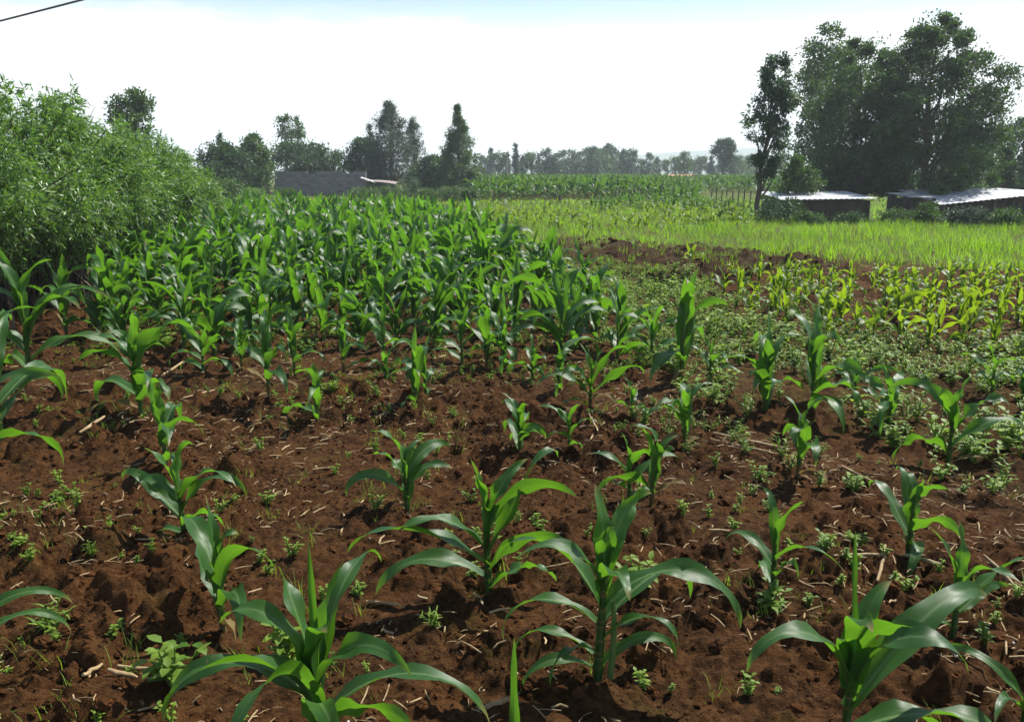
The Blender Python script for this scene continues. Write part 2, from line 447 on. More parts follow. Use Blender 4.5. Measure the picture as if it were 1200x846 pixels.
def ground_mat():
    m, nt, nd, lk = new_mat('field_soil')
    out = N(nd, 'ShaderNodeOutputMaterial')
    geo = N(nd, 'ShaderNodeNewGeometry')
    av = N(nd, 'ShaderNodeAttribute', attribute_name='var')
    def nz(scale, det=5.0, ro=0.6):
        n = N(nd, 'ShaderNodeTexNoise', i_Scale=scale, i_Detail=det, i_Roughness=ro)
        lk.new(geo.outputs['Position'], n.inputs['Vector'])
        return n.outputs[0]
    big, mid, fine, grit = nz(0.9, 3), nz(6.0, 6, 0.7), nz(38.0, 6, 0.7), nz(160.0, 3, 0.6)
    soil = rampn(nd, lk, mid, [(0.36, (0.011, 0.005, 0.0022)), (0.50, (0.031, 0.0132, 0.0048)), (0.66, (0.098, 0.041, 0.0125))])
    s2 = rampn(nd, lk, big, [(0.36, (0.016, 0.0085, 0.004)), (0.64, (0.082, 0.032, 0.0095))])
    soil = mixc(nd, lk, 0.45, soil, s2)
    soil = mixc(nd, lk, rampn(nd, lk, fine, [(0.42, (0, 0, 0)), (0.7, (0.75, 0.75, 0.75))]), soil, (0.145, 0.07, 0.024))
    soil = mixc(nd, lk, rampn(nd, lk, grit, [(0.66, (0, 0, 0)), (0.74, (0.5, 0.5, 0.5))]), soil, (0.30, 0.19, 0.09))
    tv = N(nd, 'ShaderNodeAttribute', attribute_name='turned')
    soil = mixc(nd, lk, tv.outputs['Fac'], soil, mixc(nd, lk, mid, (0.022, 0.012, 0.006), (0.075, 0.042, 0.018)))
    moss = nz(2.6, 6, .75)
    soil = mixc(nd, lk, rampn(nd, lk, moss, [(0.56, (0, 0, 0)), (0.72, (0.55, 0.55, 0.55))]), soil, (0.075, 0.062, 0.014))
    gr = rampn(nd, lk, mid, [(0.3, (0.035, 0.06, 0.012)), (0.7, (0.095, 0.125, 0.02))])
    gr = mixc(nd, lk, rampn(nd, lk, big, [(0.4, (0, 0, 0)), (0.75, (0.6, 0.6, 0.6))]), gr, (0.12, 0.105, 0.035))
    # ragged border between soil and green
    jit = N(nd, 'ShaderNodeMath', operation='MULTIPLY_ADD', i_1=0.7, i_2=-0.35); lk.new(mid, jit.inputs[0])
    sm = N(nd, 'ShaderNodeMath', operation='ADD'); lk.new(av.outputs['Fac'], sm.inputs[0]); lk.new(jit.outputs[0], sm.inputs[1])
    mr = N(nd, 'ShaderNodeMapRange'); mr.inputs[1].default_value = 0.3; mr.inputs[2].default_value = 0.8; lk.new(sm.outputs[0], mr.inputs[0])
    col = mixc(nd, lk, mr.outputs[0], soil, gr)
    pr = N(nd, 'ShaderNodeBsdfPrincipled', i_Roughness=0.93); lk.new(col, pr.inputs['Base Color'])
    pr.inputs['Specular IOR Level'].default_value = 0.06
    b1 = N(nd, 'ShaderNodeBump', i_Strength=1.0, i_Distance=0.03); lk.new(fine, b1.inputs['Height'])
    b2 = N(nd, 'ShaderNodeBump', i_Strength=1.0, i_Distance=0.008); lk.new(grit, b2.inputs['Height']); lk.new(b1.outputs[0], b2.inputs['Normal'])
    lk.new(b2.outputs[0], pr.inputs['Normal'])
    lk.new(pr.outputs[0], out.inputs[0])
    return m
M['ground'] = ground_mat()

# ------------------------------------------------------------------ ground sheet (finer where the field is near)
def make_ground():
    r = [0.0]
    a = 0.35
    while a < 1.5: r.append(a); a *= 1.08
    while a < 17: r.append(a); a *= 1.0046
    while a < 70: r.append(a); a *= 1.02
    while a < 1900: r.append(a); a *= 1.07
    r.append(1900.0)
    r = np.array(r)
    half = R(56)
    fine = np.arange(-half, half, 0.0046)
    rest = np.linspace(half, 2 * PI - half, 40)[:-1]
    ang = np.concatenate([fine, rest])          # 0 = straight ahead (+Y), clockwise to the right
    n = len(ang)
    rr = r[1:]
    X = rr[:, None] * np.sin(ang)[None]; Y = rr[:, None] * np.cos(ang)[None]
    Z = gz_arr(X.ravel(), Y.ravel()); g = grassiness(X.ravel(), Y.ravel())
    V = np.vstack([[[0, 0, 0]], np.stack([X.ravel(), Y.ravel(), Z], -1)])
    var = np.concatenate([[0], g])
    mb = MB()
    ii, jj = np.meshgrid(np.arange(len(rr) - 1), np.arange(n), indexing='ij')
    j2 = (jj + 1) % n
    q = np.stack([1 + ii * n + jj, 1 + (ii + 1) * n + jj, 1 + (ii + 1) * n + j2, 1 + ii * n + j2], -1).reshape(-1, 4)[:, ::-1]
    tri = np.stack([np.zeros(n, int), 1 + np.arange(n), 1 + (np.arange(n) + 1) % n], -1)[:, ::-1]
    mb.V, mb.UV, mb.VAR, mb.n = [V], [V[:, :2]], [var], len(V)
    mb.F, mb.MI = [q, tri], [np.zeros(len(q), int), np.zeros(len(tri), int)]
    tl = np.concatenate([[0], mask(X.ravel(), Y.ravel(), TILLED).astype(float)])
    o = mb.build('ground', M['ground'])
    a2 = o.data.attributes.new('turned', 'FLOAT', 'POINT'); a2.data.foreach_set('value', tl.astype(np.float32))
    tag(o, kind='structure')
make_ground()

# ------------------------------------------------------------------ maize
def maize_parts(rng, H, nl=8, spread=1.0, wsc=1.0, hi=True, leaves=None, yellow=0.0, lean=0.0):
    """list of (part name, MB); plant grows from the origin"""
    hs = H * rng.uniform(0.44, 0.54)
    r0 = 0.006 + 0.009 * min(H, 1.0)
    k = 9 if hi else 4
    zz = np.linspace(-0.04, hs, k)
    la = rng.uniform(0, 2 * PI)
    bx = np.sin(zz / max(H, .01) * 2 + la) * 0.02 * H + lean * zz
    st = MB()
    rad = r0 * (1.12 - 0.55 * np.linspace(0, 1, k))
    if hi: rad = rad * (1 + 0.10 * (np.arange(k) % 2))
    tube(st, np.stack([bx, 0 * zz, zz], -1), rad, 8 if hi else 4, 0.5, 0)
    parts = [('stalk', st)]
    auto = leaves is None
    az0 = rng.uniform(0, 2 * PI)
    ns, nc = (15, 4) if hi else (6, 2)
    def attach(z):
        return (float(np.interp(z, zz, bx)), 0.0, z)
    if leaves is None:
        leaves = []
        for i in range(nl):
            rel = i / (nl - 1)
            L = H * (0.48 + 0.42 * math.sin(PI * (0.22 + 0.55 * rel))) * rng.uniform(0.68, 1.2)
            W = 0.098 * wsc * min(1.15, (0.45 + 0.75 * H)) * (0.55 + 0.5 * math.sin(PI * min(1, 0.2 + 0.65 * rel))) * rng.uniform(0.85, 1.15)
            az = az0 + i * PI + rng.normal(0, 0.45)
            if rel > 0.72:
                el, dr, fo = rng.uniform(74, 88), rng.choice([rng.uniform(10, 50), rng.uniform(70, 140)]), 0.65
                L *= 0.80
            else:
                el = 42 + 36 * rel + rng.normal(0, 13)
                dr = rng.uniform(115, 175) * (1 - 0.25 * rel) * (0.75 + 0.25 * spread)
                fo = 0.45
            leaves.append((az, L, W, el, dr, 0.10 + 0.9 * rel ** 0.85, fo))
    for i, (az, L, W, el, dr, zf, fo) in enumerate(leaves):
        rel = i / max(1, len(leaves) - 1)
        withered = auto and rel < .2 and rng.uniform() < .5
        if withered: W *= .55; L *= .75; dr *= 1.15
        lf = MB()
        v = np.clip(0.30 + 0.45 * max(0, rel - 0.65) / 0.35 * rng.uniform(0.4, 1.2) + rng.normal(0, 0.12) + yellow + (0.25 if rel < 0.16 else 0), 0, 1)
        broken = auto and rng.uniform() < .14
        strip(lf, L, W, az, R(el), R(165 if broken else dr), p=rng.uniform(4, 7) if broken else rng.uniform(1.3, 2.5), fold=fo, wav=rng.uniform(0.08, 0.22), wf=rng.uniform(1.6, 3.2),
              twist=rng.normal(0, 0.8), bend=rng.normal(0, 0.42), nseg=ns, nc=nc, base=attach(hs * zf), ph=rng.uniform(0, 6), var=v, mi=1)
        if hi and zf > .15:
            # sheath wrapping the stalk below the blade
            z1 = hs * zf; z0_ = max(0.0, z1 - hs * rng.uniform(.16, .3))
            sz = np.linspace(z0_, z1 + .012, 4)
            rs = np.interp(sz, zz, rad) * np.array([1.05, 1.15, 1.25, 1.5])
            tube(lf, np.column_stack([np.interp(sz, zz, bx), 0 * sz, sz]), rs, 9, v * .8, 1, cap=False)
        if withered:
            lf.MI = [m_ * 0 + 2 for m_ in lf.MI]
            parts.append(('dry_leaf', lf))
        else:
            parts.append(('leaf', lf))
    return parts
def parts_to_one(parts):
    mb = MB()
    for _, p in parts: mb.merge(p)
    return mb
def plant_from_parts(parts, loc, leafmat, rz=0.0):
    root = empty('maize_plant', loc, rz)
    kids = []
    for nm, p in parts:
        for i in range(len(p.MI)): p.MI[i] = np.zeros_like(p.MI[i])
        kids.append(p.build(nm, M['stalk'] if nm == 'stalk' else M['dryleaf'] if nm == 'dry_leaf' else leafmat, root))
    CHILDREN[root.name] = kids
    return root

D = R
def LF(az, L, W, el, dr, zf, fo=0.45): return (D(az), L, W, el, dr, zf, fo)
# hero plants with their leaves as photographed: az 0 = right, 90 = away, 180 = left, 270 = towards the viewer
def plants_near():
    def sized(px, py, top):
        x, y = at(px, py)
        d = math.hypot(y, CAMH)
        return x, y, (py - top) / FPX * d * 1.10
    H = [
        # (px, py base, top row, leaf count, width factor, label)
        (165, 490, 376, 10, 1.25, 'bushy maize plant on bare soil at left, topmost of a short column of maize plants'),
        (196, 548, 455, 7, 1.0, 'pale narrow maize plant standing right behind another one, left of the scattered straw'),
        (216, 628, 530, 8, 0.9, 'ragged maize plant in the left column, second behind the big bottom-left plant'),
        (262, 735, 600, 8, 1.0, 'maize plant with drooping leaves right behind the big bottom-left plant'),
        (318, 475, 388, 8, 1.0, 'upright maize plant on its own in front of the dense block, left part'),
        (372, 498, 430, 6, 0.8, 'small thin maize plant between two bare clods, right of the upright one'),
        (476, 598, 503, 8, 0.9, 'low maize plant standing alone on red soil, left of the tattered plant'),
        (573, 700, 540, 10, 0.95, 'tall tattered maize plant with hanging lower leaves casting a black shadow, centre'),
        (608, 533, 470, 8, 0.9, 'low spreading maize plant with broad arching leaves, middle of the clods'),
        (668, 535, 485, 6, 0.75, 'small pale maize plant beside the broad low one'),
        (737, 585, 510, 6, 0.85, 'left plant of a close pair of small maize plants right of centre'),
        (764, 595, 512, 7, 0.85, 'right plant of a close pair of small maize plants right of centre'),
        (800, 530, 446, 8, 0.85, 'maize plant sprouting beside broad-leaved weeds and a long dry stalk'),
        (895, 486, 388, 9, 1.0, 'dark green leafy maize plant rising from the weeds, left of the tallest one'),
        (950, 492, 380, 8, 1.15, 'tallest maize plant in the weeds, leaf tips nodding to the right'),
        (935, 562, 468, 7, 0.85, 'dark maize plant in front of the tallest one at the edge of the weeds'),
        (1040, 508, 434, 8, 0.95, 'spreading maize plant with bright centre among the weeds on the right'),
        (1108, 548, 438, 7, 1.05, 'long-stalked maize plant with broad folded top leaf, right side'),
        (1066, 652, 558, 8, 0.9, 'maize plant with drooping side leaves on bare soil at right, behind the huge arching leaf'),
        (905, 700, 600, 6, 0.75, 'spindly small maize plant throwing a thin shadow onto the soil'),
        (1195, 490, 438, 7, 0.9, 'maize plant at the right edge among leafy weeds'),
        (1000, 470, 420, 6, 0.8, 'short maize plant half sunk in weeds, behind the spreading one'),
        (1160, 470, 418, 6, 0.8, 'short pale maize plant among weeds near the right edge'),
        (800, 448, 338, 8, 1.3, 'maize plant with one very broad dark upright leaf, right end of the standing rank'),
        (697, 400, 316, 8, 1.1, 'tall maize plant with large dark folded top leaf in the standing rank'),
        (656, 425, 322, 8, 1.1, 'tall glossy maize plant with dark bare stalk in the standing rank'),
        (692, 480, 408, 8, 0.9, 'pale compact maize plant in front of the standing rank'),
        (741, 492, 445, 5, 0.75, 'tiny maize plant with one yellowish upright leaf, in front of the standing rank'),
        (722, 425, 352, 7, 0.9, 'slim maize plant between the tall folded-leaf one and the broad-leaf one'),
        (762, 432, 366, 8, 0.9, 'spreading light maize plant, left of the one with the very broad leaf'),
        (833, 450, 392, 6, 0.8, 'small dark maize plant between weeds and the very broad leaf'),
        (625, 445, 393, 7, 0.8, 'short maize plant with bent outer leaves at the front of the rank'),
        (488, 478, 393, 8, 0.9, 'maize plant beside pale dry straw pieces, left of centre'),
        (498, 470, 412, 6, 0.8, 'small maize plant tucked close behind the one beside pale straw'),
        (450, 432, 366, 7, 0.85, 'yellow-green maize plant on soil in front of the dense block'),
        (572, 430, 348, 8, 0.9, 'narrow maize plant with yellow centre, left of the tall glossy one'),
        (515, 408, 342, 8, 0.9, 'full maize plant at the front of the dense block, left of the narrow one'),
        (380, 405, 335, 8, 1.0, 'leafy maize plant at the front of the dense block, above the thin small one'),
        (310, 410, 330, 8, 1.0, 'leafy maize plant at the front of the dense block, above the upright lone one'),
        (420, 410, 345, 8, 1.0, 'broad maize plant at the front of the dense block, left of straw'),
        (130, 395, 290, 9, 1.3, 'large maize plant with a glossy upright leaf against the dark hedge foot'),
        (80, 400, 310, 9, 1.2, 'large maize plant in the shade of the hedge, left of the glossy one'),
        (34, 440, 302, 11, 1.05, 'big pale maize plant at left edge with long arching leaves, uppermost there'),
        (0, 515, 330, 12, 0.85, 'big maize plant at left edge with leaves hanging right over the soil'),
        (-26, 590, 405, 12, 0.8, 'maize plant at left edge, lowest of the big ones, half out of view'),
    ]
    for i, (px, py, top, nl, ws, lab) in enumerate(H):
        rng = np.random.default_rng(500 + i)
        x, y, h = sized(px, py, top)
        r = plant_from_parts(maize_parts(rng, h, nl, rng.uniform(0.7, 1.2), ws, True, yellow=rng.uniform(-0.05, 0.12)), (x, y, gz(x, y) - 0.01), M['maize'])
        tag(r, lab, 'maize', 'maize plants scattered over the open soil')
    for i, (px, py, top) in enumerate([(238, 442, 380), (284, 438, 372), (346, 440, 374), (404, 438, 380), (542, 428, 372), (592, 434, 376), (452, 452, 404), (655, 462, 410)]):
        rng = np.random.default_rng(1500 + i)
        x, y, h = sized(px, py, top)
        r = plant_from_parts(maize_parts(rng, h, 7 + i % 2, 0.9, 0.9, True, yellow=0.08), (x, y, gz(x, y) - 0.01), M['maize'])
        tag(r, 'small maize plant thinly spaced on soil just before the dense block', 'maize', 'small maize plants just before the dense block')
    heroes = [
        (372, 905, 'largest maize plant of the bottom left, broad upright leaves and arching side leaves', 0.62, 0.02, [
            LF(152, .40, 0.078, 70, 132, .86), LF(338, .40, 0.076, 70, 112, .86), LF(280, .44, 0.08, 56, 140, .5), LF(190, .40, 0.057, 20, 100, .30), LF(320, .42, 0.065, 50, 140, .40), LF(352, .56, 0.074, 50, 128, .55), LF(262, .50, 0.083, 66, 155, .65), LF(226, .52, 0.083, 60, 155, .72),
            LF(176, .44, 0.077, 42, 115, .78), LF(60, .52, 0.057, 74, 140, .92), LF(140, .33, 0.080, 74, 45, .92, .5), LF(28, .34, 0.080, 82, 22, .95, .5), LF(290, .26, 0.074, 84, 90, .97, .6), LF(100, .37, 0.028, 88, 0, 1.0, .9)]),
        (702, 800, 'tall double-stemmed maize plant right of centre with wide arching leaves and black shadow', 0.66, 0.05, [
            LF(190, 0.324, 0.039, 40, 140, .12), LF(10, 0.342, 0.042, 45, 150, .16), LF(160, 0.342, 0.039, 35, 140, .25), LF(340, 0.324, 0.044, 50, 160, .42), LF(215, 0.270, 0.035, 40, 150, .3),
            LF(165, 0.486, 0.070, 66, 150, .70), LF(175, 0.414, 0.061, 45, 150, .55), LF(6, 0.540, 0.080, 52, 140, .72), LF(22, 0.486, 0.068, 40, 140, .60), LF(285, 0.306, 0.078, 74, 120, .85, .6), LF(196, 0.360, 0.063, 70, 125, .88, .5),
            LF(95, 0.306, 0.077, 84, 40, .95, .6), LF(40, 0.360, 0.074, 76, 110, 1.0, .5), LF(250, 0.252, 0.061, 84, 60, 1.0, .7)]),
        (985, 915, 'large maize plant at bottom right with bright yellow-green inner leaf and one huge arching leaf', 0.60, 0.03, [
            LF(20, 0.360, 0.061, 35, 120, .3), LF(188, 0.450, 0.074, 76, 160, .85), LF(12, 0.612, 0.091, 52, 108, .75), LF(358, 0.540, 0.074, 30, 95, .5),
            LF(285, 0.306, 0.087, 84, 75, .95, .55), LF(318, 0.396, 0.091, 74, 155, .92, .4), LF(245, 0.360, 0.083, 82, 95, .98, .5), LF(110, 0.396, 0.035, 84, -4, 1.0, .9), LF(60, 0.306, 0.087, 78, 65, .95, .5)]),
        (1118, 752, 'maize plant with broad folded leaf and a grey-green leaf reaching the right edge', 0.36, 0.0, [
            LF(190, .25, 0.035, 40, 120, .2), LF(10, .34, 0.054, 48, 40, .6), LF(25, .28, 0.044, 30, 70, .5), LF(280, .30, 0.054, 78, 105, .9, .5), LF(150, .26, 0.052, 80, 50, .9, .6), LF(60, .24, 0.052, 84, 20, 1.0, .6)]),
        (608, 960, 'maize plant below the frame showing only one pointed leaf tip at bottom centre', 0.40, 0.0, [
            LF(200, .3, 0.044, 40, 120, .3), LF(340, .3, 0.044, 40, 120, .4), LF(95, .27, 0.030, 84, 2, 1.0, .7), LF(240, .3, 0.035, 70, 100, .8)]),
        (-25, 800, 'maize plant at the left edge with only two drooping leaf tips in view', 0.42, 0.0, [
            LF(10, .36, 0.044, 60, 125, .7), LF(30, .34, 0.039, 50, 130, .5), LF(200, .36, 0.044, 60, 120, .7), LF(120, .36, 0.044, 82, 20, 1.0, .7)]),
        (1190, 905, 'low maize plant in the bottom right corner under the huge arching leaf', 0.30, 0.0, [
            LF(165, .28, 0.035, 60, 110, .5), LF(20, .28, 0.035, 55, 120, .6), LF(200, .24, 0.035, 45, 110, .4), LF(90, .28, 0.039, 80, 50, 1.0, .6), LF(270, .25, 0.035, 60, 120, .8)]),
    ]
    for i, (px, py, lab, h, ln, lv) in enumerate(heroes):
        rng = np.random.default_rng(900 + i)
        x, y = at(px, py)
        pt_ = maize_parts(rng, h, leaves=lv, lean=0.0)
        if i == 1:
            m2 = MB(); zz = np.linspace(-.04, h * .42, 8)
            tube(m2, np.column_stack([.028 + .012 * np.sin(zz * 9), -.012 + zz * .03, zz]), .0105 * (1.1 - .4 * np.linspace(0, 1, 8)), 8)
            pt_.append(('stalk', m2))
        r = plant_from_parts(pt_, (x, y, gz(x, y) - 0.01), M['maize'])
        tag(r, lab, 'maize', 'maize plants scattered over the open soil')
plants_near()

def jgrid(poly, dx, dy, rng, jit=0.35, ang=0.0):
    """jittered grid points inside a world polygon (rows along ang)"""
    P = np.array(poly)
    c = P.mean(0)
    ca, sa = math.cos(ang), math.sin(ang)
    Q = (P - c) @ np.array([[ca, -sa], [sa, ca]])
    lo, hi = Q.min(0), Q.max(0)
    gx, gy = np.meshgrid(np.arange(lo[0], hi[0], dx), np.arange(lo[1], hi[1], dy))
    pts = np.stack([gx.ravel(), gy.ravel()], -1)
    pts = pts + rng.uniform(-jit, jit, pts.shape) * np.array([dx, dy])
    pts = pts @ np.array([[ca, sa], [-sa, ca]]) + c
    return pts[in_poly(pts[:, 0], pts[:, 1], poly)]

def maize_block():
    rng = np.random.default_rng(7)
    pts = jgrid(BLOCK, 0.37, 0.52, rng, 0.36, 0.25)
    d = np.hypot(pts[:, 0], pts[:, 1])
    pts = pts[rng.uniform(size=len(pts)) > 0.04 + .22 * (1 - sst(7.0, 10.5, d))]
    d = np.hypot(pts[:, 0], pts[:, 1])
    pts = pts[np.argsort(d)]
    variants, onemesh = [], []
    for i in range(12):
        r2 = np.random.default_rng(60 + i)
        variants.append(maize_parts(r2, 0.72, 9 + i % 3, 1.1, 1.2, True))
    NIND, NPART = 145, 60
    protos = {}
    tilt = rng.normal(0, .07, (NIND, 2))
    meshes = [parts_to_one(v).mesh('maize_plant', [M['stalk'], M['maize'], M['dryleaf']]) for v in variants]
    for i, (x, y) in enumerate(pts[:NIND]):
        k = int(rng.integers(0, 12))
        s = rng.uniform(0.78, 1.14) * (0.82 + 0.28 * float(sst(7, 13, np.array(y))))
        z = gz(x, y) - 0.01
        if i < NPART:
            if k not in protos:
                # fresh builders: the parts get one material each
                o = plant_from_parts(maize_parts(np.random.default_rng(60 + k), 0.72, 9 + k % 3, 1.1, 1.2, True), (0, 0, 0), M['maize'])
                protos[k] = o
            else:
                o = copy_tree(protos[k])
            tag(o, 'leafy maize plant in the front ranks of the dense block facing the bare soil', 'maize', 'maize plants in the front ranks of the dense block')
        else:
            o = bpy.data.objects.new('maize_plant', meshes[k]); COL.objects.link(o)
            tag(o, 'maize plant crowded in the depth of the dense dark green block', 'maize', 'maize plants deeper in the dense block')
        o.location = (x, y, z)
        o.rotation_euler = (tilt[i, 0], tilt[i, 1], rng.uniform(0, 2 * PI))
        o.scale = (s, s, s * rng.uniform(0.9, 1.15))
    rest = pts[NIND:]
    low = [parts_to_one(maize_parts(np.random.default_rng(160 + i), 0.74, 9 + i % 2, 1.1, 1.3, False)) for i in range(8)]
    mb = MB()
    pos = np.column_stack([rest, gz_arr(rest[:, 0], rest[:, 1]) - 0.01])
    s = rng.uniform(0.82, 1.18, len(rest)) * (0.9 + 0.26 * sst(9, 18, rest[:, 1]))
    scatter(mb, low, pos, rng.uniform(0, 2 * PI, len(rest)), s, rng.normal(0, 0.1, len(rest)), rng=rng)
    o = mb.build('maize_crop', [M['stalk'], M['maize'], M['dryleaf']])
    tag(o, 'dense dark green maize block receding between hedge and tilled strip', 'maize crop', kind='stuff')
    print('block', len(pts))
maize_block()

def young_maize():
    rng = np.random.default_rng(17)
    pts = jgrid(YOUNG, 0.36, 0.34, rng, 0.36, 0.1)
    pts = pts[rng.uniform(size=len(pts)) > 0.12]
    px, py = to_photo(pts[:, 0], pts[:, 1])
    vis = (px < 1210) & (px > 0)
    d = np.hypot(pts[:, 0], pts[:, 1])
    order = np.argsort(np.where(vis, d, d + 1000))
    pts = pts[order]
    n_ind = min(95, int(vis.sum()))
    meshes = [parts_to_one(maize_parts(np.random.default_rng(260 + i), 0.36, 7, 1.3, 0.85, True, yellow=0.1)).mesh('maize_plant', [M['stalk'], M['young'], M['dryleaf']]) for i in range(9)]
    for i, (x, y) in enumerate(pts[:n_ind]):
        o = bpy.data.objects.new('maize_plant', meshes[int(rng.integers(0, 9))]); COL.objects.link(o)
        s = rng.uniform(0.75, 1.2)
        o.location = (x, y, gz(x, y) - 0.01); o.rotation_euler = (0, 0, rng.uniform(0, 2 * PI)); o.scale = (s, s, s)
        tag(o, 'short yellow-green young maize plant in the thin plot before the grass', 'maize', 'young maize plants in the plot on the right')
    rest = pts[n_ind:]
    if len(rest):
        low = [parts_to_one(maize_parts(np.random.default_rng(290 + i), 0.36, 7, 1.3, 0.85, False, yellow=0.1)) for i in range(6)]
        mb = MB()
        scatter(mb, low, np.column_stack([rest, gz_arr(rest[:, 0], rest[:, 1])]), rng.uniform(0, 6.28, len(rest)), rng.uniform(0.75, 1.2, len(rest)), rng=rng)
        tag(mb.build('young_maize_crop', [M['stalk'], M['young'], M['dryleaf']]), 'yellow-green young maize at the back of the thin plot', 'maize crop', kind='stuff')
    print('young', len(pts), n_ind)
young_maize()

def far_maize():
    rng = np.random.default_rng(27)
    low = []
    for i in range(8):
        p = maize_parts(np.random.default_rng(360 + i), 1.25, 9, 0.8, 1.35, False)
        low.append(parts_to_one(p))
    pts = jgrid(FARMAIZE, 0.75, 0.55, rng, 0.3, 0.05)
    keep = (pts[:, 1] < 62) | (rng.uniform(size=len(pts)) < 0.45)
    pts = pts[keep]
    mb = MB()
    scatter(mb, low, np.column_stack([pts, gz_arr(pts[:, 0], pts[:, 1])]), rng.uniform(0, 6.28, len(pts)), rng.uniform(0.85, 1.12, len(pts)), rng.normal(0, 0.12, len(pts)), rng=rng)
    tag(mb.build('distant_maize_field', [M['stalk'], M['maize_far'], M['dryleaf']]), 'tall even maize field in a band below the hazy treeline', 'maize field', kind='stuff')
    print('far', len(pts))
    pts = jgrid(MIDMAIZE, 0.8, 0.7, rng, 0.4, 0.05)
    mb = MB()
    scatter(mb, low, np.column_stack([pts, gz_arr(pts[:, 0], pts[:, 1])]), rng.uniform(0, 6.28, len(pts)), rng.uniform(0.35, 0.55, len(pts)), rng.normal(0, 0.1, len(pts)), rng=rng)
    tag(mb.build('low_maize_patch', [M['stalk'], M['maize_far'], M['dryleaf']]), 'low dark green maize patch in the middle of the bright grass', 'maize field', kind='stuff')
    MEAD = wpoly([(540, 262), (480, 246), (560, 240), (880, 243), (890, 262), (860, 280), (700, 276), (640, 273)])
    pts = jgrid(MEAD, 0.75, 0.6, rng, 0.45, 0.1)
    pts = pts[fbm(pts[:, 0] * .25, pts[:, 1] * .25, 44, 3) > .44]
    ym = [parts_to_one(maize_parts(np.random.default_rng(370 + i), 0.46, 7, 1.2, 1.1, False, yellow=0.15)) for i in range(6)]
    mb = MB()
    scatter(mb, ym, np.column_stack([pts, gz_arr(pts[:, 0], pts[:, 1])]), rng.uniform(0, 6.28, len(pts)), rng.uniform(0.4, 0.95, len(pts)), rng.normal(-.2, .15, len(pts)), rng=rng)
    tag(mb.build('meadow_crop', [M['stalk'], M['young'], M['dryleaf']]), 'yellow-green young crop mixed with the bright grass', 'crop', kind='stuff')
    # thin regrowth on the tilled strip
    pts = jgrid(TILLED, 1.1, 1.0, rng, 0.5, 0.0)
    pts = pts[rng.uniform(size=len(pts)) < 0.6]
    yl = [parts_to_one(maize_parts(np.random.default_rng(390 + i), 0.34, 6, 1.3, 0.9, False, yellow=0.1)) for i in range(5)]
    mb = MB()
    scatter(mb, yl, np.column_stack([pts, gz_arr(pts[:, 0], pts[:, 1])]), rng.uniform(0, 6.28, len(pts)), rng.uniform(0.4, 1.0, len(pts)), rng=rng)
    tag(mb.build('tilled_strip_seedlings', [M['stalk'], M['young'], M['dryleaf']]), 'sparse seedlings on the brown tilled strip', 'seedlings', kind='stuff')
far_maize()

# ------------------------------------------------------------------ grass and weeds
def tuft(rng, nb, h, w, sp, mi=0):
    mb = MB()
    for i in range(nb):
        a = rng.uniform(0, 2 * PI); r = sp * math.sqrt(rng.uniform(0, 1))
        strip(mb, h * rng.uniform(0.55, 1.15), w, rng.uniform(0, 2 * PI), R(rng.uniform(58, 88)), R(rng.uniform(10, 85)), p=1.8, fold=0.2, wav=0, nseg=3, nc=1,
              base=(r * math.cos(a), r * math.sin(a), -0.02), var=float(np.clip(rng.normal(0.5, 0.25), 0, 1)), prof='grass', mi=mi)
    return mb
def weed(rng, h, nst, ll, lw, fern=False):
    mb = MB()
    for i in range(nst):
        az = rng.uniform(0, 2 * PI); el = rng.uniform(35, 85)
        d = np.array([math.cos(az) * math.cos(R(el)), math.sin(az) * math.cos(R(el)), math.sin(R(el))])
        hh = h * rng.uniform(0.6, 1.15)
        tube(mb, [d * 0 - np.array([0, 0, .02]), d * hh * 0.5, d * hh + np.array([0, 0, 0.02 * h])], [0.0035, 0.003, 0.002], 4, 0.4, 0, cap=False)
        nl = int(rng.integers(3, 6))
        for j in range(nl):
            t = 0.25 + 0.75 * j / max(1, nl - 1)
            for s in (0, 1):
                a2 = az + (PI / 2 if j % 2 else 0) + s * PI + rng.normal(0, 0.4)
                L = ll * rng.uniform(0.7, 1.2) * (1.1 - 0.35 * t)
                if fern:
                    strip(mb, L, lw, a2, R(rng.uniform(10, 50)), R(rng.uniform(30, 80)), nseg=3, nc=1, base=d * hh * t, var=float(np.clip(rng.normal(.55, .2), 0, 1)), prof='grass', wav=0, fold=.1)
                else:
                    strip(mb, L, lw * rng.uniform(.8, 1.2), a2, R(rng.uniform(5, 45)), R(rng.uniform(20, 70)), nseg=3, nc=2, base=d * hh * t, var=float(np.clip(rng.normal(.5, .22), 0, 1)), prof='ovate', wav=0.05, fold=.3)
    return mb
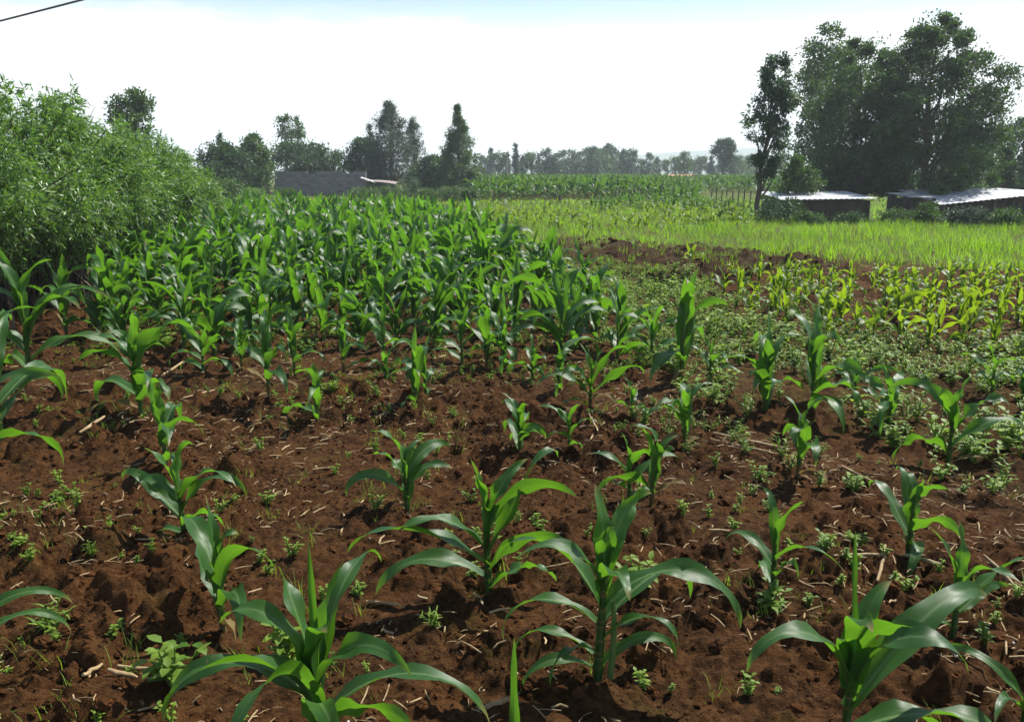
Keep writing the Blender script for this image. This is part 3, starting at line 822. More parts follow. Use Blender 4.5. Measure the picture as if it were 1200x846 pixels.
def grass_and_weeds():
    rng = np.random.default_rng(37)
    # tall bright grass right of centre
    G1 = wpoly([(800, 270), (900, 258), (1000, 262), (1330, 266), (1340, 322), (1120, 318), (1000, 309), (880, 300), (790, 292)])
    G2 = wpoly([(520, 252), (600, 244), (900, 248), (900, 262), (800, 275), (790, 291), (700, 283), (640, 284), (652, 304), (685, 322), (645, 336), (590, 300), (515, 268)])
    tl = [tuft(np.random.default_rng(i), 20, 0.36, 0.009, 0.18) for i in range(8)]
    ts = [tuft(np.random.default_rng(20 + i), 13, 0.24, 0.012, 0.16) for i in range(8)]
    dry = [tuft(np.random.default_rng(40 + i), 12, 0.3, 0.010, 0.16, mi=1) for i in range(4)]
    mb = MB()
    p1 = jgrid(G1, 0.27, 0.30, rng, 0.5)
    h = 0.2 + 1.15 * fbm(p1[:, 0] * 0.7, p1[:, 1] * 0.7, 5, 3) + rng.uniform(-.1, .2, len(p1))
    scatter(mb, tl + dry[:2], np.column_stack([p1, gz_arr(p1[:, 0], p1[:, 1])]), rng.uniform(0, 6.28, len(p1)), h, rng.normal(-.05, 0.18, len(p1)) + 0.9 * (fbm(p1[:, 0] * .4, p1[:, 1] * .4, 8, 2) - .5), rng=rng)
    p2 = jgrid(G2, 0.36, 0.42, rng, 0.5)
    scatter(mb, ts + tl[:2] + dry[:1], np.column_stack([p2, gz_arr(p2[:, 0], p2[:, 1])]), rng.uniform(0, 6.28, len(p2)), 0.6 + 0.6 * fbm(p2[:, 0] * .6, p2[:, 1] * .6, 15, 3), rng.normal(0, 0.12, len(p2)) + 0.6 * (fbm(p2[:, 0] * .3, p2[:, 1] * .3, 9, 2) - .5), rng=rng)
    G3 = wpoly([(470, 258), (470, 238), (560, 236.5), (812, 237), (830, 228), (1330, 227), (1340, 266), (1000, 262), (900, 258), (900, 248), (600, 244), (520, 252)])
    p3 = jgrid(G3, 0.7, 0.8, rng, 0.5)
    p3 = p3[rng.uniform(size=len(p3)) < 0.8]
    scatter(mb, [tuft(np.random.default_rng(70 + i), 10, 0.24, 0.03, 0.34) for i in range(5)], np.column_stack([p3, gz_arr(p3[:, 0], p3[:, 1])]), rng.uniform(0, 6.28, len(p3)), rng.uniform(.7, 1.3, len(p3)), rng.normal(-0.05, .15, len(p3)) + 0.7 * (fbm(p3[:, 0] * .15, p3[:, 1] * .15, 19, 2) - .5), rng=rng)
    pt = jgrid(TILLED, 0.34, 0.34, rng, 0.5)
    nt_ = fbm(pt[:, 0] * .9, pt[:, 1] * .9, 63, 3)
    pt = pt[nt_ > .31]
    scatter(mb, ts + dry, np.column_stack([pt, gz_arr(pt[:, 0], pt[:, 1])]), rng.uniform(0, 6.28, len(pt)), rng.uniform(.3, .9, len(pt)), rng.normal(0, .15, len(pt)), rng=rng)
    tag(mb.build('meadow_grass', [M['grass'], M['drygrass']]), 'bright yellow-green grass across the middle of the view', 'grass', kind='stuff')
    # left, behind the block
    G4 = wpoly([(200, 262), (230, 236), (470, 236), (480, 262)])
    p4 = jgrid(G4, 0.7, 0.8, rng, 0.5)
    mb = MB()
    scatter(mb, [tuft(np.random.default_rng(80 + i), 10, 0.28, 0.03, 0.34) for i in range(5)], np.column_stack([p4, gz_arr(p4[:, 0], p4[:, 1])]), rng.uniform(0, 6.28, len(p4)), rng.uniform(.7, 1.3, len(p4)), rng=rng)
    tag(mb.build('rough_grass', [M['grass']]), 'rough grass between the dense maize and the stone wall', 'grass', kind='stuff')
    # broad-leaved weeds
    wv = [weed(np.random.default_rng(100 + i), 0.13, 5, 0.05, 0.026) for i in range(7)] + [weed(np.random.default_rng(110 + i), 0.16, 5, 0.06, 0.012, True) for i in range(4)]
    mb = MB()
    p = jgrid(WEEDY, 0.15, 0.16, rng, 0.5)
    n = fbm(p[:, 0] * 1.1, p[:, 1] * 1.1, 23, 3)
    p = p[(n > 0.35) & (rng.uniform(size=len(p)) < 0.9)]
    scatter(mb, wv, np.column_stack([p, gz_arr(p[:, 0], p[:, 1])]), rng.uniform(0, 6.28, len(p)), rng.uniform(.55, 1.45, len(p)), rng.normal(.08, .18, len(p)), rng=rng)
    # thinner fringe of weeds over the young plot and towards the soil
    F = wpoly([(700, 430), (745, 420), (790, 470), (900, 500), (1150, 545), (1300, 560), (1300, 660), (1000, 600), (850, 560), (740, 500)])
    p = jgrid(F, 0.24, 0.24, rng, 0.5)
    n = fbm(p[:, 0] * 1.6, p[:, 1] * 1.6, 33, 3)
    p = p[(n > 0.47)]
    scatter(mb, wv, np.column_stack([p, gz_arr(p[:, 0], p[:, 1])]), rng.uniform(0, 6.28, len(p)), rng.uniform(.45, 1.0, len(p)), rng=rng)
    p = jgrid(YOUNG, 0.34, 0.34, rng, 0.5)
    scatter(mb, wv, np.column_stack([p, gz_arr(p[:, 0], p[:, 1])]), rng.uniform(0, 6.28, len(p)), rng.uniform(.4, 0.9, len(p)), rng.normal(.1, .1, len(p)), rng=rng)
    p = jgrid(BLOCK, 0.27, 0.27, rng, 0.5)
    p = p[p[:, 1] < 16]
    scatter(mb, wv, np.column_stack([p, gz_arr(p[:, 0], p[:, 1])]), rng.uniform(0, 6.28, len(p)), rng.uniform(.5, 1.2, len(p)), rng=rng)
    tag(mb.build('ground_weeds', [M['weed']]), 'low broad-leaved weeds carpeting the soil on the right', 'weeds', kind='stuff')
    # tiny seedlings and grass wisps over the open soil
    OPEN = wpoly([(-150, 900), (-150, 430), (100, 395), (400, 405), (740, 430), (900, 520), (1350, 600), (1350, 900)])
    sm = [weed(np.random.default_rng(130 + i), 0.05, 3, 0.022, 0.011) for i in range(5)] + [tuft(np.random.default_rng(140 + i), 9, 0.09, 0.003, 0.04) for i in range(5)]
    p = jgrid(OPEN, 0.12, 0.12, rng, 0.5)
    n = fbm(p[:, 0] * 1.8, p[:, 1] * 1.8, 43, 3)
    p = p[(n > 0.49) & (rng.uniform(size=len(p)) < 0.8)]
    mb = MB()
    scatter(mb, sm, np.column_stack([p, gz_arr(p[:, 0], p[:, 1])]), rng.uniform(0, 6.28, len(p)), rng.uniform(.5, 1.4, len(p)), rng.normal(.1, .2, len(p)), rng=rng)
    tag(mb.build('soil_seedlings', [M['weed']]), 'tiny seedlings and grass wisps dotted over the open soil', 'seedlings', kind='stuff')
    # litter of dry fibres
    mb = MB()
    fib = []
    for i in range(10):
        r2 = np.random.default_rng(150 + i)
        f = MB()
        for k in range(int(r2.integers(1, 4))):
            a = r2.uniform(0, 6.28); b = np.array([r2.normal(0, .04), r2.normal(0, .04), .004])
            L = r2.uniform(.012, .06)
            e = np.array([math.cos(a) * L, math.sin(a) * L, r2.uniform(-.006, .012)])
            rr = r2.uniform(.0012, .0036)
            tube(f, [b, b + e * .5 + np.array([r2.normal(0, .003), r2.normal(0, .003), .002]), b + e], [rr, rr * 1.1, rr * .8], 4, cap=True)
        fib.append(f)
    p = jgrid(OPEN, 0.072, 0.072, rng, 0.5)
    n = fbm(p[:, 0] * 1.4, p[:, 1] * 1.4, 53, 3)
    p = p[rng.uniform(size=len(p)) < np.clip((n - .42) * 4, .03, .7)]
    scatter(mb, fib, np.column_stack([p, gz_arr(p[:, 0], p[:, 1])]), rng.uniform(0, 6.28, len(p)), rng.uniform(.6, 1.5, len(p)), rng=rng)
    tag(mb.build('straw_litter', [M['straw']]), 'fine dry straw fibres strewn over the soil', 'litter', kind='stuff')
    # clods
    def clod(r2):
        bpy_bm = None
        n1, n2 = 9, 6
        V = []
        for i in range(n2 + 1):
            ph = PI * i / n2
            for j in range(n1):
                th = 2 * PI * j / n1 + 0.4 * i
                V.append((math.sin(ph) * math.cos(th), math.sin(ph) * math.sin(th), math.cos(ph)))
        V = np.array(V)
        disp = 0.45 + 0.5 * vnoise(V[:, 0] * 4 + 3, V[:, 1] * 4 + V[:, 2] * 3.1, int(r2.integers(0, 99))) + 0.6 * vnoise(V[:, 0] * 1.6 + r2.uniform(0, 50), V[:, 1] * 1.6 + V[:, 2] * 2.3, int(r2.integers(0, 99)))
        V = V * disp[:, None] * np.array([1.0, r2.uniform(.6, 1), r2.uniform(.5, .8)])
        q = [(i * n1 + j, (i + 1) * n1 + j, (i + 1) * n1 + (j + 1) % n1, i * n1 + (j + 1) % n1) for i in range(n2) for j in range(n1)]
        m_ = MB(); m_.add(V, q); return m_
    cl = [clod(np.random.default_rng(170 + i)) for i in range(12)]
    p = jgrid(OPEN, 0.062, 0.062, rng, 0.5)
    n = fbm(p[:, 0] * 1.3, p[:, 1] * 1.3, 77, 2)
    p = p[rng.uniform(size=len(p)) < np.clip((n - .36) * 3, .08, .7)]
    s = 0.005 + 0.028 * rng.uniform(0, 1, len(p)) ** 4
    mb = MB()
    scatter(mb, cl, np.column_stack([p, gz_arr(p[:, 0], p[:, 1]) + s * .15]), rng.uniform(0, 6.28, len(p)), s, rng=rng)
    NEAR = wpoly([(-60, 880), (-60, 560), (300, 470), (800, 490), (1260, 570), (1260, 880)])
    p = jgrid(NEAR, 0.03, 0.03, rng, 0.5)
    n = fbm(p[:, 0] * 2.1, p[:, 1] * 2.1, 78, 3)
    p = p[rng.uniform(size=len(p)) < np.clip((n - .36) * 3.2, .05, .8)]
    s = 0.003 + 0.009 * rng.uniform(0, 1, len(p)) ** 2.5
    scatter(mb, cl, np.column_stack([p, gz_arr(p[:, 0], p[:, 1]) + s * .2]), rng.uniform(0, 6.28, len(p)), s, rng=rng)
    p = jgrid(TILLED, 0.3, 0.3, rng, 0.5)
    s = 0.02 + 0.06 * rng.uniform(0, 1, len(p)) ** 3
    scatter(mb, cl, np.column_stack([p, gz_arr(p[:, 0], p[:, 1]) + s * .2]), rng.uniform(0, 6.28, len(p)), s, rng=rng)
    tag(mb.build('soil_clods', [M['clod']], smooth=False), 'crumbly red-brown soil clods lying on the field', 'soil', kind='stuff')
    p = jgrid(OPEN, 0.35, 0.35, rng, 0.5)
    p = p[rng.uniform(size=len(p)) < .3]
    mb = MB(); s = rng.uniform(.002, .006, len(p))
    scatter(mb, cl, np.column_stack([p, gz_arr(p[:, 0], p[:, 1]) + s]), rng.uniform(0, 6.28, len(p)), s, rng=rng)
    tag(mb.build('pebble_grit', [M['pebble']]), 'tiny pale pebbles glinting on the soil', 'pebbles', kind='stuff')
grass_and_weeds()

def single_weeds_and_stalks():
    W = [
        (60, 742, 0.10, True, 'pale feathery weed on the soil at the far left, beside the drooping leaf tips'),
        (205, 810, 0.13, False, 'narrow-leaved weed beside dry stalks, left of the largest bottom-left plant'),
        (25, 660, 0.05, False, 'tiny weed on bare dark soil near the left edge'),
        (70, 590, 0.06, False, 'small pale weed between soil clods on the left'),
        (335, 780, 0.12, False, 'leafy weed growing under the largest bottom-left maize plant'),
        (510, 745, 0.06, True, 'mossy low weed in the soil between the two largest centre plants'),
        (905, 715, 0.09, False, 'leafy weed at the foot of the spindly small maize plant'),
        (965, 660, 0.07, False, 'flat weed right of the spindly small maize plant'),
        (1140, 545, 0.14, False, 'grey-green broad-leaved weed beside the long-stalked maize plant'),
        (1045, 525, 0.11, False, 'leafy weed at the foot of the spreading maize plant'),
        (800, 500, 0.12, True, 'fern-like weed standing beside the long dry stalk'),
        (1005, 645, 0.07, False, 'small weed by the crossed dry stalks on the right'),
        (535, 490, 0.07, True, 'small feathery weed on red soil before the standing rank'),
        (750, 700, 0.10, False, 'small yellow-green weed right of the double-stemmed plant'),
        (110, 660, 0.05, True, 'sparse wispy weed on the soil left of the maize column'),
        (1000, 580, 0.08, False, 'small weed on the bare soil just in front of the weedy patch at right'),
        (390, 470, 0.09, False, 'leafy weed behind the small thin maize plant'),
        (190, 415, 0.18, False, 'round light green weed clump at the hedge foot'),
    ]
    for i, (px, py, h, fern, lab) in enumerate(W):
        rng = np.random.default_rng(700 + i)
        x, y = at(px, py)
        o = weed(rng, h, 7, h * 0.55, h * (.10 if fern else .24), fern).build('weed_plant', M['weed'], loc=(x, y, gz(x, y)))
        tag(o, lab, 'weed', 'weeds growing singly on the soil')
    S = [
        (835, 513, 925, 527, .010, 'long dry stalk lying across the soil beside the fern-like weed'),
        (838, 520, 918, 536, .007, 'thinner dry stalk lying just below the long one'),
        (975, 677, 1035, 674, .008, 'dry stalk lying level on the soil near the right, crossed by a short upright piece'),
        (1027, 694, 1036, 666, .008, 'short pale dry stalk pointing up, crossing the level one'),
        (1056, 664, 1100, 682, .012, 'thick dry stalk leaning down to the right among straw'),
        (1122, 737, 1160, 737, .009, 'pale cut stalk piece behind the broad folded leaf, right side'),
        (1028, 728, 1050, 722, .006, 'short straw piece on soil above the huge arching leaf'),
        (975, 632, 1005, 645, .008, 'brown dry stalk pointing down at the foot of the right-hand plants'),
        (102, 826, 120, 793, .008, 'short pale dry stalk standing askew at bottom left'),
        (128, 814, 164, 806, .009, 'cut dry stalk lying flat at bottom left, right of the askew one'),
        (140, 788, 236, 808, .009, 'long brown dry stalk slanting beneath the narrow-leaved weed'),
        (192, 446, 224, 431, .012, 'pale dry leaf stalk on soil right of the bushy maize plant'),
        (215, 470, 252, 460, .010, 'straight dry stalk on clods right of the bushy maize plant'),
        (95, 525, 125, 510, .012, 'dry stalk end on dark soil left of the bushy maize plant'),
        (508, 428, 540, 416, .012, 'pale dry stalk on soil, lower of two pieces right of the small tucked maize plant'),
        (512, 416, 536, 414, .012, 'pale dry stalk on soil, upper of two pieces right of the small tucked maize plant'),
        (430, 708, 470, 712, .007, 'thin dry stalk on soil left of the tattered plant'),
        (560, 836, 598, 832, .010, 'pale dry stalk on the soil at bottom centre'),
        (640, 668, 676, 667, .006, 'straw piece lying on soil left of the double-stemmed plant'),
        (555, 700, 566, 726, .007, 'split dry stalk at the foot of the tattered plant'),
        (745, 560, 752, 575, .008, 'short straw bit on soil by the close pair'),
        (1150, 672, 1195, 694, .010, 'dry stalk slanting at the right edge'),
        (985, 552, 1020, 575, .009, 'dry stalk slanting on dark soil before the weeds'),
        (690, 492, 700, 520, .008, 'dry upright straw in front of the pale compact plant'),
    ]
    for i, (x1, y1, x2, y2, r, lab) in enumerate(S):
        rng = np.random.default_rng(800 + i)
        a, b = np.array(at(x1, y1)), np.array(at(x2, y2))
        c = (a + b) / 2
        k = 7
        pts = []
        for t in np.linspace(-.5, .5, k):
            q = c + (b - a) * t
            pts.append((q[0] - c[0] + rng.normal(0, .003), q[1] - c[1] + rng.normal(0, .003), 0))
        z0 = gz_arr(np.array([p[0] + c[0] for p in pts]), np.array([p[1] + c[1] for p in pts]))
        fit = np.polyfit(np.arange(k), z0, 1)
        zl = np.polyval(fit, np.arange(k)); zl += max(0, (z0 - zl).max() * 0.7)
        zc = gz(*c)
        pts = [(p[0], p[1], z - zc + r * .8) for p, z in zip(pts, zl)]
        mb = MB()
        rr = r * np.array([.8, .95, 1.15, .95, 1.1, .9, .7]) * .75
        tube(mb, pts, rr, 7)
        o = mb.build('dry_stalk', M['straw'], loc=(c[0], c[1], zc))
        tag(o, lab, 'dry stalk', 'dry maize stalks lying on the soil')
single_weeds_and_stalks()

# ------------------------------------------------------------------ shrubs and trees
def unit(v): return v / (np.linalg.norm(v, axis=-1, keepdims=True) + 1e-9)
def leaves_at(mb, P, A, L, W, rng, var, twoface=False, mi=0):
    """diamond leaves starting at P along A"""
    n = len(P)
    rnd = rng.normal(size=(n, 3))
    S = unit(np.cross(A, rnd)); Nn = np.cross(A, S)
    L = np.broadcast_to(L, (n,))[:, None]; W = np.broadcast_to(W, (n,))[:, None]
    m = P + A * L * .45
    V = np.stack([P, m + S * W / 2 + Nn * W * .12, P + A * L, m - S * W / 2 + Nn * W * .12], 1).reshape(-1, 3)
    q = np.arange(n * 4).reshape(n, 4)
    uv = np.tile(np.array([(.5, 0), (1, .5), (.5, 1), (0, .5)]), (n, 1))
    mb.add(V, q, uv, np.repeat(np.clip(var, 0, 1), 4), mi)
def prof_r(profile, z):
    zs, rs = zip(*profile)
    return np.interp(z, zs, rs)
def make_tree(rng, H, Rad, profile, ncl, nleaf, leaf, clump_r, trunk_r, bare=0.2, lean=0.0, droop=0.0, limb_n=18, leafw=.5, flat=1.0, trunks=1):
    """(trunk MB, crown MB); profile = [(z fraction, radius fraction)]"""
    tr, cr = MB(), MB()
    tops = []
    for k in range(trunks):
        ta = 2 * PI * k / trunks + rng.uniform(0, 1)
        spread = 0.0 if trunks == 1 else 0.35 * Rad
        zz = np.linspace(-0.1, 0.86 * H, 9)
        wob = np.cumsum(rng.normal(0, 0.012 * H, (9, 2)), 0); wob[0] = 0
        f = (zz / H).clip(0)
        p = np.column_stack([wob[:, 0] + lean * zz + math.cos(ta) * spread * f + (0.12 * trunk_r * k), wob[:, 1] + math.sin(ta) * spread * f, zz])
        r = trunk_r * (1.15 - f) ** 1.1 * (0.8 if trunks > 1 else 1)
        r[0] *= 1.25
        tube(tr, p, r, 8)
        tops.append((p, r))
    zf = bare + (1 - bare) * rng.uniform(0, 1, ncl) ** 0.95
    # sample more clumps where the crown is wide
    w = prof_r(profile, zf)
    keep = rng.uniform(size=ncl) < np.clip(w / max(w.max(), .01), .25, 1)
    zf = zf[keep]
    nax = 9 if profile[-1][1] < .3 else 0
    zf = np.concatenate([zf, np.linspace(max(bare, .25), .97, nax)])
    n = len(zf)
    th = rng.uniform(0, 2 * PI, n)
    rad = Rad * prof_r(profile, zf) * np.sqrt(rng.uniform(0.22, 1, n)) * rng.uniform(.76, 1.14, n)
    rad[n - nax:] *= .2
    C = np.column_stack([rad * np.cos(th) + lean * zf * H, rad * np.sin(th), zf * H])
    cs = clump_r * rng.uniform(.55, 1.35, n) * np.clip(.10 + 1.0 * prof_r(profile, zf), .12, 1.1)
    if nax: cs[n - nax:] = np.maximum(Rad * .9 * prof_r(profile, zf[n - nax:]), .07 * Rad)
    C[:, 2] = np.minimum(C[:, 2], H - cs * .8 * flat)
    for i in rng.permutation(n)[:limb_n]:
        p, r = tops[int(rng.integers(0, len(tops)))]
        zt = max(0.12 * H, C[i, 2] - (0.10 + .5 * np.hypot(*C[i, :2]) / max(Rad, .1) * .4) * H)
        zt = min(zt, .84 * H)
        b = np.array([np.interp(zt, p[:, 2], p[:, 0]), np.interp(zt, p[:, 2], p[:, 1]), zt])
        rb = float(np.interp(zt, p[:, 2], r)) * .55
        e = C[i]
        mid = (b + e) / 2 + np.array([0, 0, .06 * H * rng.uniform(-.3, 1)]) + rng.normal(0, .02 * H, 3)
        t = np.linspace(0, 1, 6)[:, None]
        pts = b * (1 - t) ** 2 + 2 * mid * t * (1 - t) + e * t ** 2
        tube(tr, pts, rb * (1 - .85 * t[:, 0]), 5, cap=False)
    # leaves on twigs inside each clump
    per = max(3, nleaf // n)
    ntw = max(1, per // 7)
    ci = np.repeat(np.arange(n), ntw)
    dirs = unit(rng.normal(size=(len(ci), 3)))
    rr = rng.uniform(0, 1, len(ci)) ** .42
    st = C[ci] + dirs * (cs[ci] * rr * .8)[:, None] * np.array([1, 1, flat])
    tw = unit(dirs + rng.normal(0, .6, dirs.shape) + np.array([0, 0, .25 - droop]))
    tl = cs[ci] * rng.uniform(.25, .6, len(ci))
    k = 7
    t = np.tile(np.linspace(.1, 1, k), len(ci))
    P = np.repeat(st, k, 0) + np.repeat(tw * tl[:, None], k, 0) * t[:, None] + rng.normal(0, leaf * .45, (len(ci) * k, 3))
    A = unit(np.repeat(tw, k, 0) + rng.normal(0, .8, P.shape) + np.array([0, 0, -droop]))
    cv = rng.normal(.45, .24, n)
    var = np.repeat(cv[ci], k) + rng.normal(0, .14, len(P))
    leaves_at(cr, P, A, leaf * rng.uniform(.65, 1.3, len(P)), leaf * leafw * rng.uniform(.7, 1.3, len(P)), rng, var)
    return tr, cr
def plant_tree(name, label, cat, loc, parts, leafmat, bark='bark', group=None, rz=0.0):
    root = empty(name, loc, rz)
    kids = [parts[0].build('trunk', M[bark], root), parts[1].build('crown', M[leafmat], root, smooth=False)]
    CHILDREN[root.name] = kids
    tag(root, label, cat, group)
    return root

ROUND = [(0, .3), (.15, .7), (.4, 1), (.7, .9), (.9, .5), (1, .15)]
CONE = [(0, .85), (.12, 1), (.4, .80), (.7, .45), (.84, .2), (.94, .06), (1, .01)]
SPIRE = [(0, .7), (.3, 1), (.7, .6), (1, .05)]
COLUMN = [(0, .5), (.3, .9), (.6, 1), (.85, .7), (1, .15)]
FLAT = [(0, .15), (.45, .5), (.65, 1), (.85, .95), (1, .5)]
VASE = [(0, .25), (.4, .6), (.75, 1), (.93, .85), (1, .4)]

def tree_at(name, label, px, top, wpx, d, profile, ncl, nleaf, leaf, leafmat, seed, bare=.15, group=None, cat='tree', droop=0.0, bark='bark', clump=.32, flat=.8, limb_n=16, leafw=.5, lean=0, trunk=.028, trunks=1):
    x, y = fwd(d, px)
    g = gz(x, y) if d < 75 else float(base_z(np.array(x), np.array(y)))
    H = hgt(d, top) - g
    Rad = wpx / 2 / FPX * d * 1.1
    rng = np.random.default_rng(seed)
    parts = make_tree(rng, H, Rad * .85, profile, int(ncl * 1.5), int(nleaf * 1.7), leaf * 1.12, max(.15, clump * Rad), trunk * H, bare, lean, droop, limb_n, leafw, flat, trunks)
    return plant_tree(name, label, cat, (x, y, g), parts, leafmat, bark, group)

# --- hedge on the left: overlapping leafy shrubs in a row
def hedge():
    rng0 = np.random.default_rng(5)
    spots = [(-75, 392, 95, 1.7, 'tallest hedge shrub at left edge, spindly shoots sticking out of its top'),
             (48, 360, 100, 1.45, 'dense hedge shrub with dark hollow foot, second from the left edge'),
             (128, 328, 132, 1.4, 'light green hedge shrub with feathery top in the middle of the row'),
             (172, 305, 160, 1.2, 'pale hedge shrub with drooping sprays, third before the far end'),
             (198, 290, 178, 1.1, 'rounded hedge shrub second before the far end of the row'),
             (212, 280, 200, .95, 'lowest hedge shrub at the far right end of the row')]
    for i, (px, py, top, rad, lab) in enumerate(spots):
        rng = np.random.default_rng(5000 + i)
        x, y = at(px, py)
        H = hgt(y, top)
        # stems arch out from the base
        stems, fol = MB(), MB()
        ns = 170
        az = rng.uniform(0, 2 * PI, ns)
        out = rad * np.sqrt(rng.uniform(.02, 1, ns))
        hh = H * (1.04 - .42 * (out / rad) ** 2.2) * rng.uniform(.70, 1.0, ns)
        P, A, Vv = [], [], []
        for k in range(ns):
            b = np.array([rng.normal(0, .3), rng.normal(0, .3), -.05])
            e = np.array([out[k] * math.cos(az[k]), out[k] * math.sin(az[k]), hh[k]])
            m = np.array([e[0] * .45, e[1] * .45, hh[k] * .72])
            t = np.linspace(0, 1, 6)[:, None]
            c = b * (1 - t) ** 2 + 2 * m * t * (1 - t) + e * t ** 2
            tube(stems, c, .013 * (1 - .8 * t[:, 0]), 4, cap=False)
            # side shoots carrying sprays of leaves
            nsh = 46
            ts = np.clip(rng.choice(rng.uniform(.2, 1, 7) ** .7, nsh) + rng.normal(0, .025, nsh), .15, 1)
            sp = b * ((1 - ts) ** 2)[:, None] + 2 * m * (ts * (1 - ts))[:, None] + e * (ts ** 2)[:, None]
            sd = unit(rng.normal(size=(nsh, 3)) + np.array([math.cos(az[k]), math.sin(az[k]), .35]) * .6)
            sl = rng.uniform(.08, .26, nsh)
            nl = 9
            tt = np.tile(np.linspace(.2, 1, nl), nsh)
            pp = np.repeat(sp, nl, 0) + np.repeat(sd * sl[:, None], nl, 0) * tt[:, None]
            pp[:, 2] -= .06 * tt ** 2
            aa = unit(np.repeat(sd, nl, 0) * .9 + rng.normal(0, .65, pp.shape) + np.array([0, 0, -.35]))
            P.append(pp); A.append(aa)
            Vv.append(np.repeat(rng.normal(.45, .2, nsh), nl) + rng.normal(0, .1, len(pp)))
        P, A, Vv = np.concatenate(P), np.concatenate(A), np.concatenate(Vv)
        ok = P[:, 2] > .05
        sc = 1.0 + 0.03 * max(0, y - 9)
        leaves_at(fol, P[ok], A[ok], .066 * sc * rng.uniform(.6, 1.3, ok.sum()), .0165 * sc * rng.uniform(.7, 1.3, ok.sum()), rng, Vv[ok])
        if i == 0:
            for k in range(9):
                b = np.array([rng.uniform(.1, 1.4), rng.uniform(-.6, .6), H * .75])
                e = b + np.array([rng.normal(0, .18), rng.normal(0, .15), rng.uniform(.3, .55)])
                t = np.linspace(0, 1, 5)[:, None]
                tube(stems, b * (1 - t) + e * t, .006 * (1 - .8 * t[:, 0]), 4, cap=False)
                tt = rng.uniform(.1, 1, 60)
                pp = b + (e - b) * tt[:, None]
                leaves_at(fol, pp, unit(rng.normal(size=(60, 3)) + np.array([0, 0, .2])), .09, .022, rng, rng.normal(.5, .15, 60))
        root = empty('hedge_shrub', (x, y, gz(x, y)))
        stems.build('stem', M['bark'], root)
        fol.build('foliage', M['hedge'], root, smooth=False)
        tag(root, lab, 'shrub', 'hedge shrubs in a row on the left')
hedge()

# --- trees behind the dense block, left to right
tree_at('slender_tree', 'sparse upright grey-green tree poking above the hedge at left', 161, 106, 44, 40, VASE, 34, 3600, .14, 'midleaf', 301, bare=.3, clump=.36, limb_n=22)
tree_at('broadleaf_tree', 'dark ragged tree right beyond the hedge end, a thin spire behind it', 262, 170, 62, 52, ROUND, 60, 6500, .16, 'darkleaf', 302, bare=.06)
tree_at('conifer_tree', 'thin dark conifer spire rising behind the ragged tree', 261, 156, 15, 62, SPIRE, 26, 1500, .16, 'darkleaf', 303, bare=.1, droop=.2)
tree_at('broadleaf_tree', 'mid green leafy tree at the left end of the grey wall, upper left tip pointed', 299, 160, 42, 55, COLUMN, 60, 6500, .16, 'midleaf', 304, bare=.06)
tree_at('slender_tree', 'tall bare-stemmed tree with two leaf tufts above the grey wall', 338, 136, 18, 75, [(0, .05), (.55, .2), (.75, 1), (.95, .8), (1, .3)], 14, 700, .2, 'midleaf', 305, bare=.70, clump=.5, limb_n=12, bark='palebark')
tree_at('slender_tree', 'thin stem with a single leaf tuft, right beside the two-tufted tree', 352, 139, 16, 76, [(0, .05), (.6, .3), (.8, 1), (1, .3)], 10, 420, .2, 'midleaf', 306, bare=.72, clump=.5, limb_n=8, bark='palebark')
tree_at('acacia_tree', 'dark flat-topped acacia spreading behind the grey wall', 352, 170, 82, 66, FLAT, 70, 6500, .17, 'darkleaf', 307, bare=.2, flat=.45, trunks=3)
tree_at('acacia_tree', 'small dark flat tree at the right half of the grey wall', 386, 179, 40, 68, FLAT, 36, 3000, .17, 'darkleaf', 308, bare=.2, flat=.5, trunks=2)
tree_at('broadleaf_tree', 'dark round-topped tree right of the grey wall', 430, 164, 58, 66, ROUND, 60, 6500, .17, 'darkleaf', 309, bare=.08)
tree_at('conifer_tree', 'small grey conifer tip showing above the dark round tree', 435, 148, 16, 72, SPIRE, 24, 1400, .17, 'greyleaf', 310, droop=.2)
tree_at('casuarina_tree', 'tall feathery grey-green tree with pointed top, tallest left of centre', 458, 119, 58, 64, [(0, .8), (.3, 1), (.55, .9), (.8, .55), (.93, .22), (1, .06)], 100, 11000, .17, 'greyleaf', 311, bare=.1, droop=.15, leafw=.28)
tree_at('casuarina_tree', 'slim feathery tree leaning beside the tallest grey-green one', 486, 138, 24, 66, [(0, .6), (.5, 1), (.8, .7), (1, .1)], 44, 3800, .17, 'greyleaf', 312, bare=.12, droop=.15, leafw=.28)
tree_at('broadleaf_tree', 'low dark tree filling the gap before the conical cypress', 506, 184, 44, 62, ROUND, 46, 4800, .16, 'darkleaf', 313, bare=.05)
tree_at('cypress_tree', 'tall conical dark cypress with ragged pointed tip', 537, 123, 56, 60, CONE, 120, 15000, .15, 'midleaf', 314, bare=.05, droop=.25, clump=.26, leafw=.35)
# --- low bushes along the foot of the wall and trees
def bush_at(label, px, py, top, wpx, seed, mat='midleaf', leaf=.09, n=3500, group='low bushes along the far field edge', name='bush', flat=.9):
    x, y = at(px, py)
    g = gz(x, y)
    H = max(.35, hgt(y, top) - g)
    Rad = wpx / 2 / FPX * y
    rng = np.random.default_rng(seed)
    parts = make_tree(rng, H, Rad * .85, [(0, .8), (.35, 1), (.7, .85), (1, .3)], 46, n, leaf, min(.42 * Rad, .5 * H), .02 * H, 0.03, 0, 0, 14, .5, flat)
    root = empty(name, (x, y, g))
    parts[0].build('stem', M['bark'], root); parts[1].build('foliage', M[mat], root, smooth=False)
    tag(root, label, 'bush', group)
bush_at('dark low bush at the left foot of the grey wall', 334, 236, 222, 34, 401)
bush_at('small yellowish bush left of the wooden gate stumps', 297, 240, 222, 34, 402, 'hedge')
bush_at('wide low bush right below the fallen rusty sheet', 425, 234, 221, 44, 403)
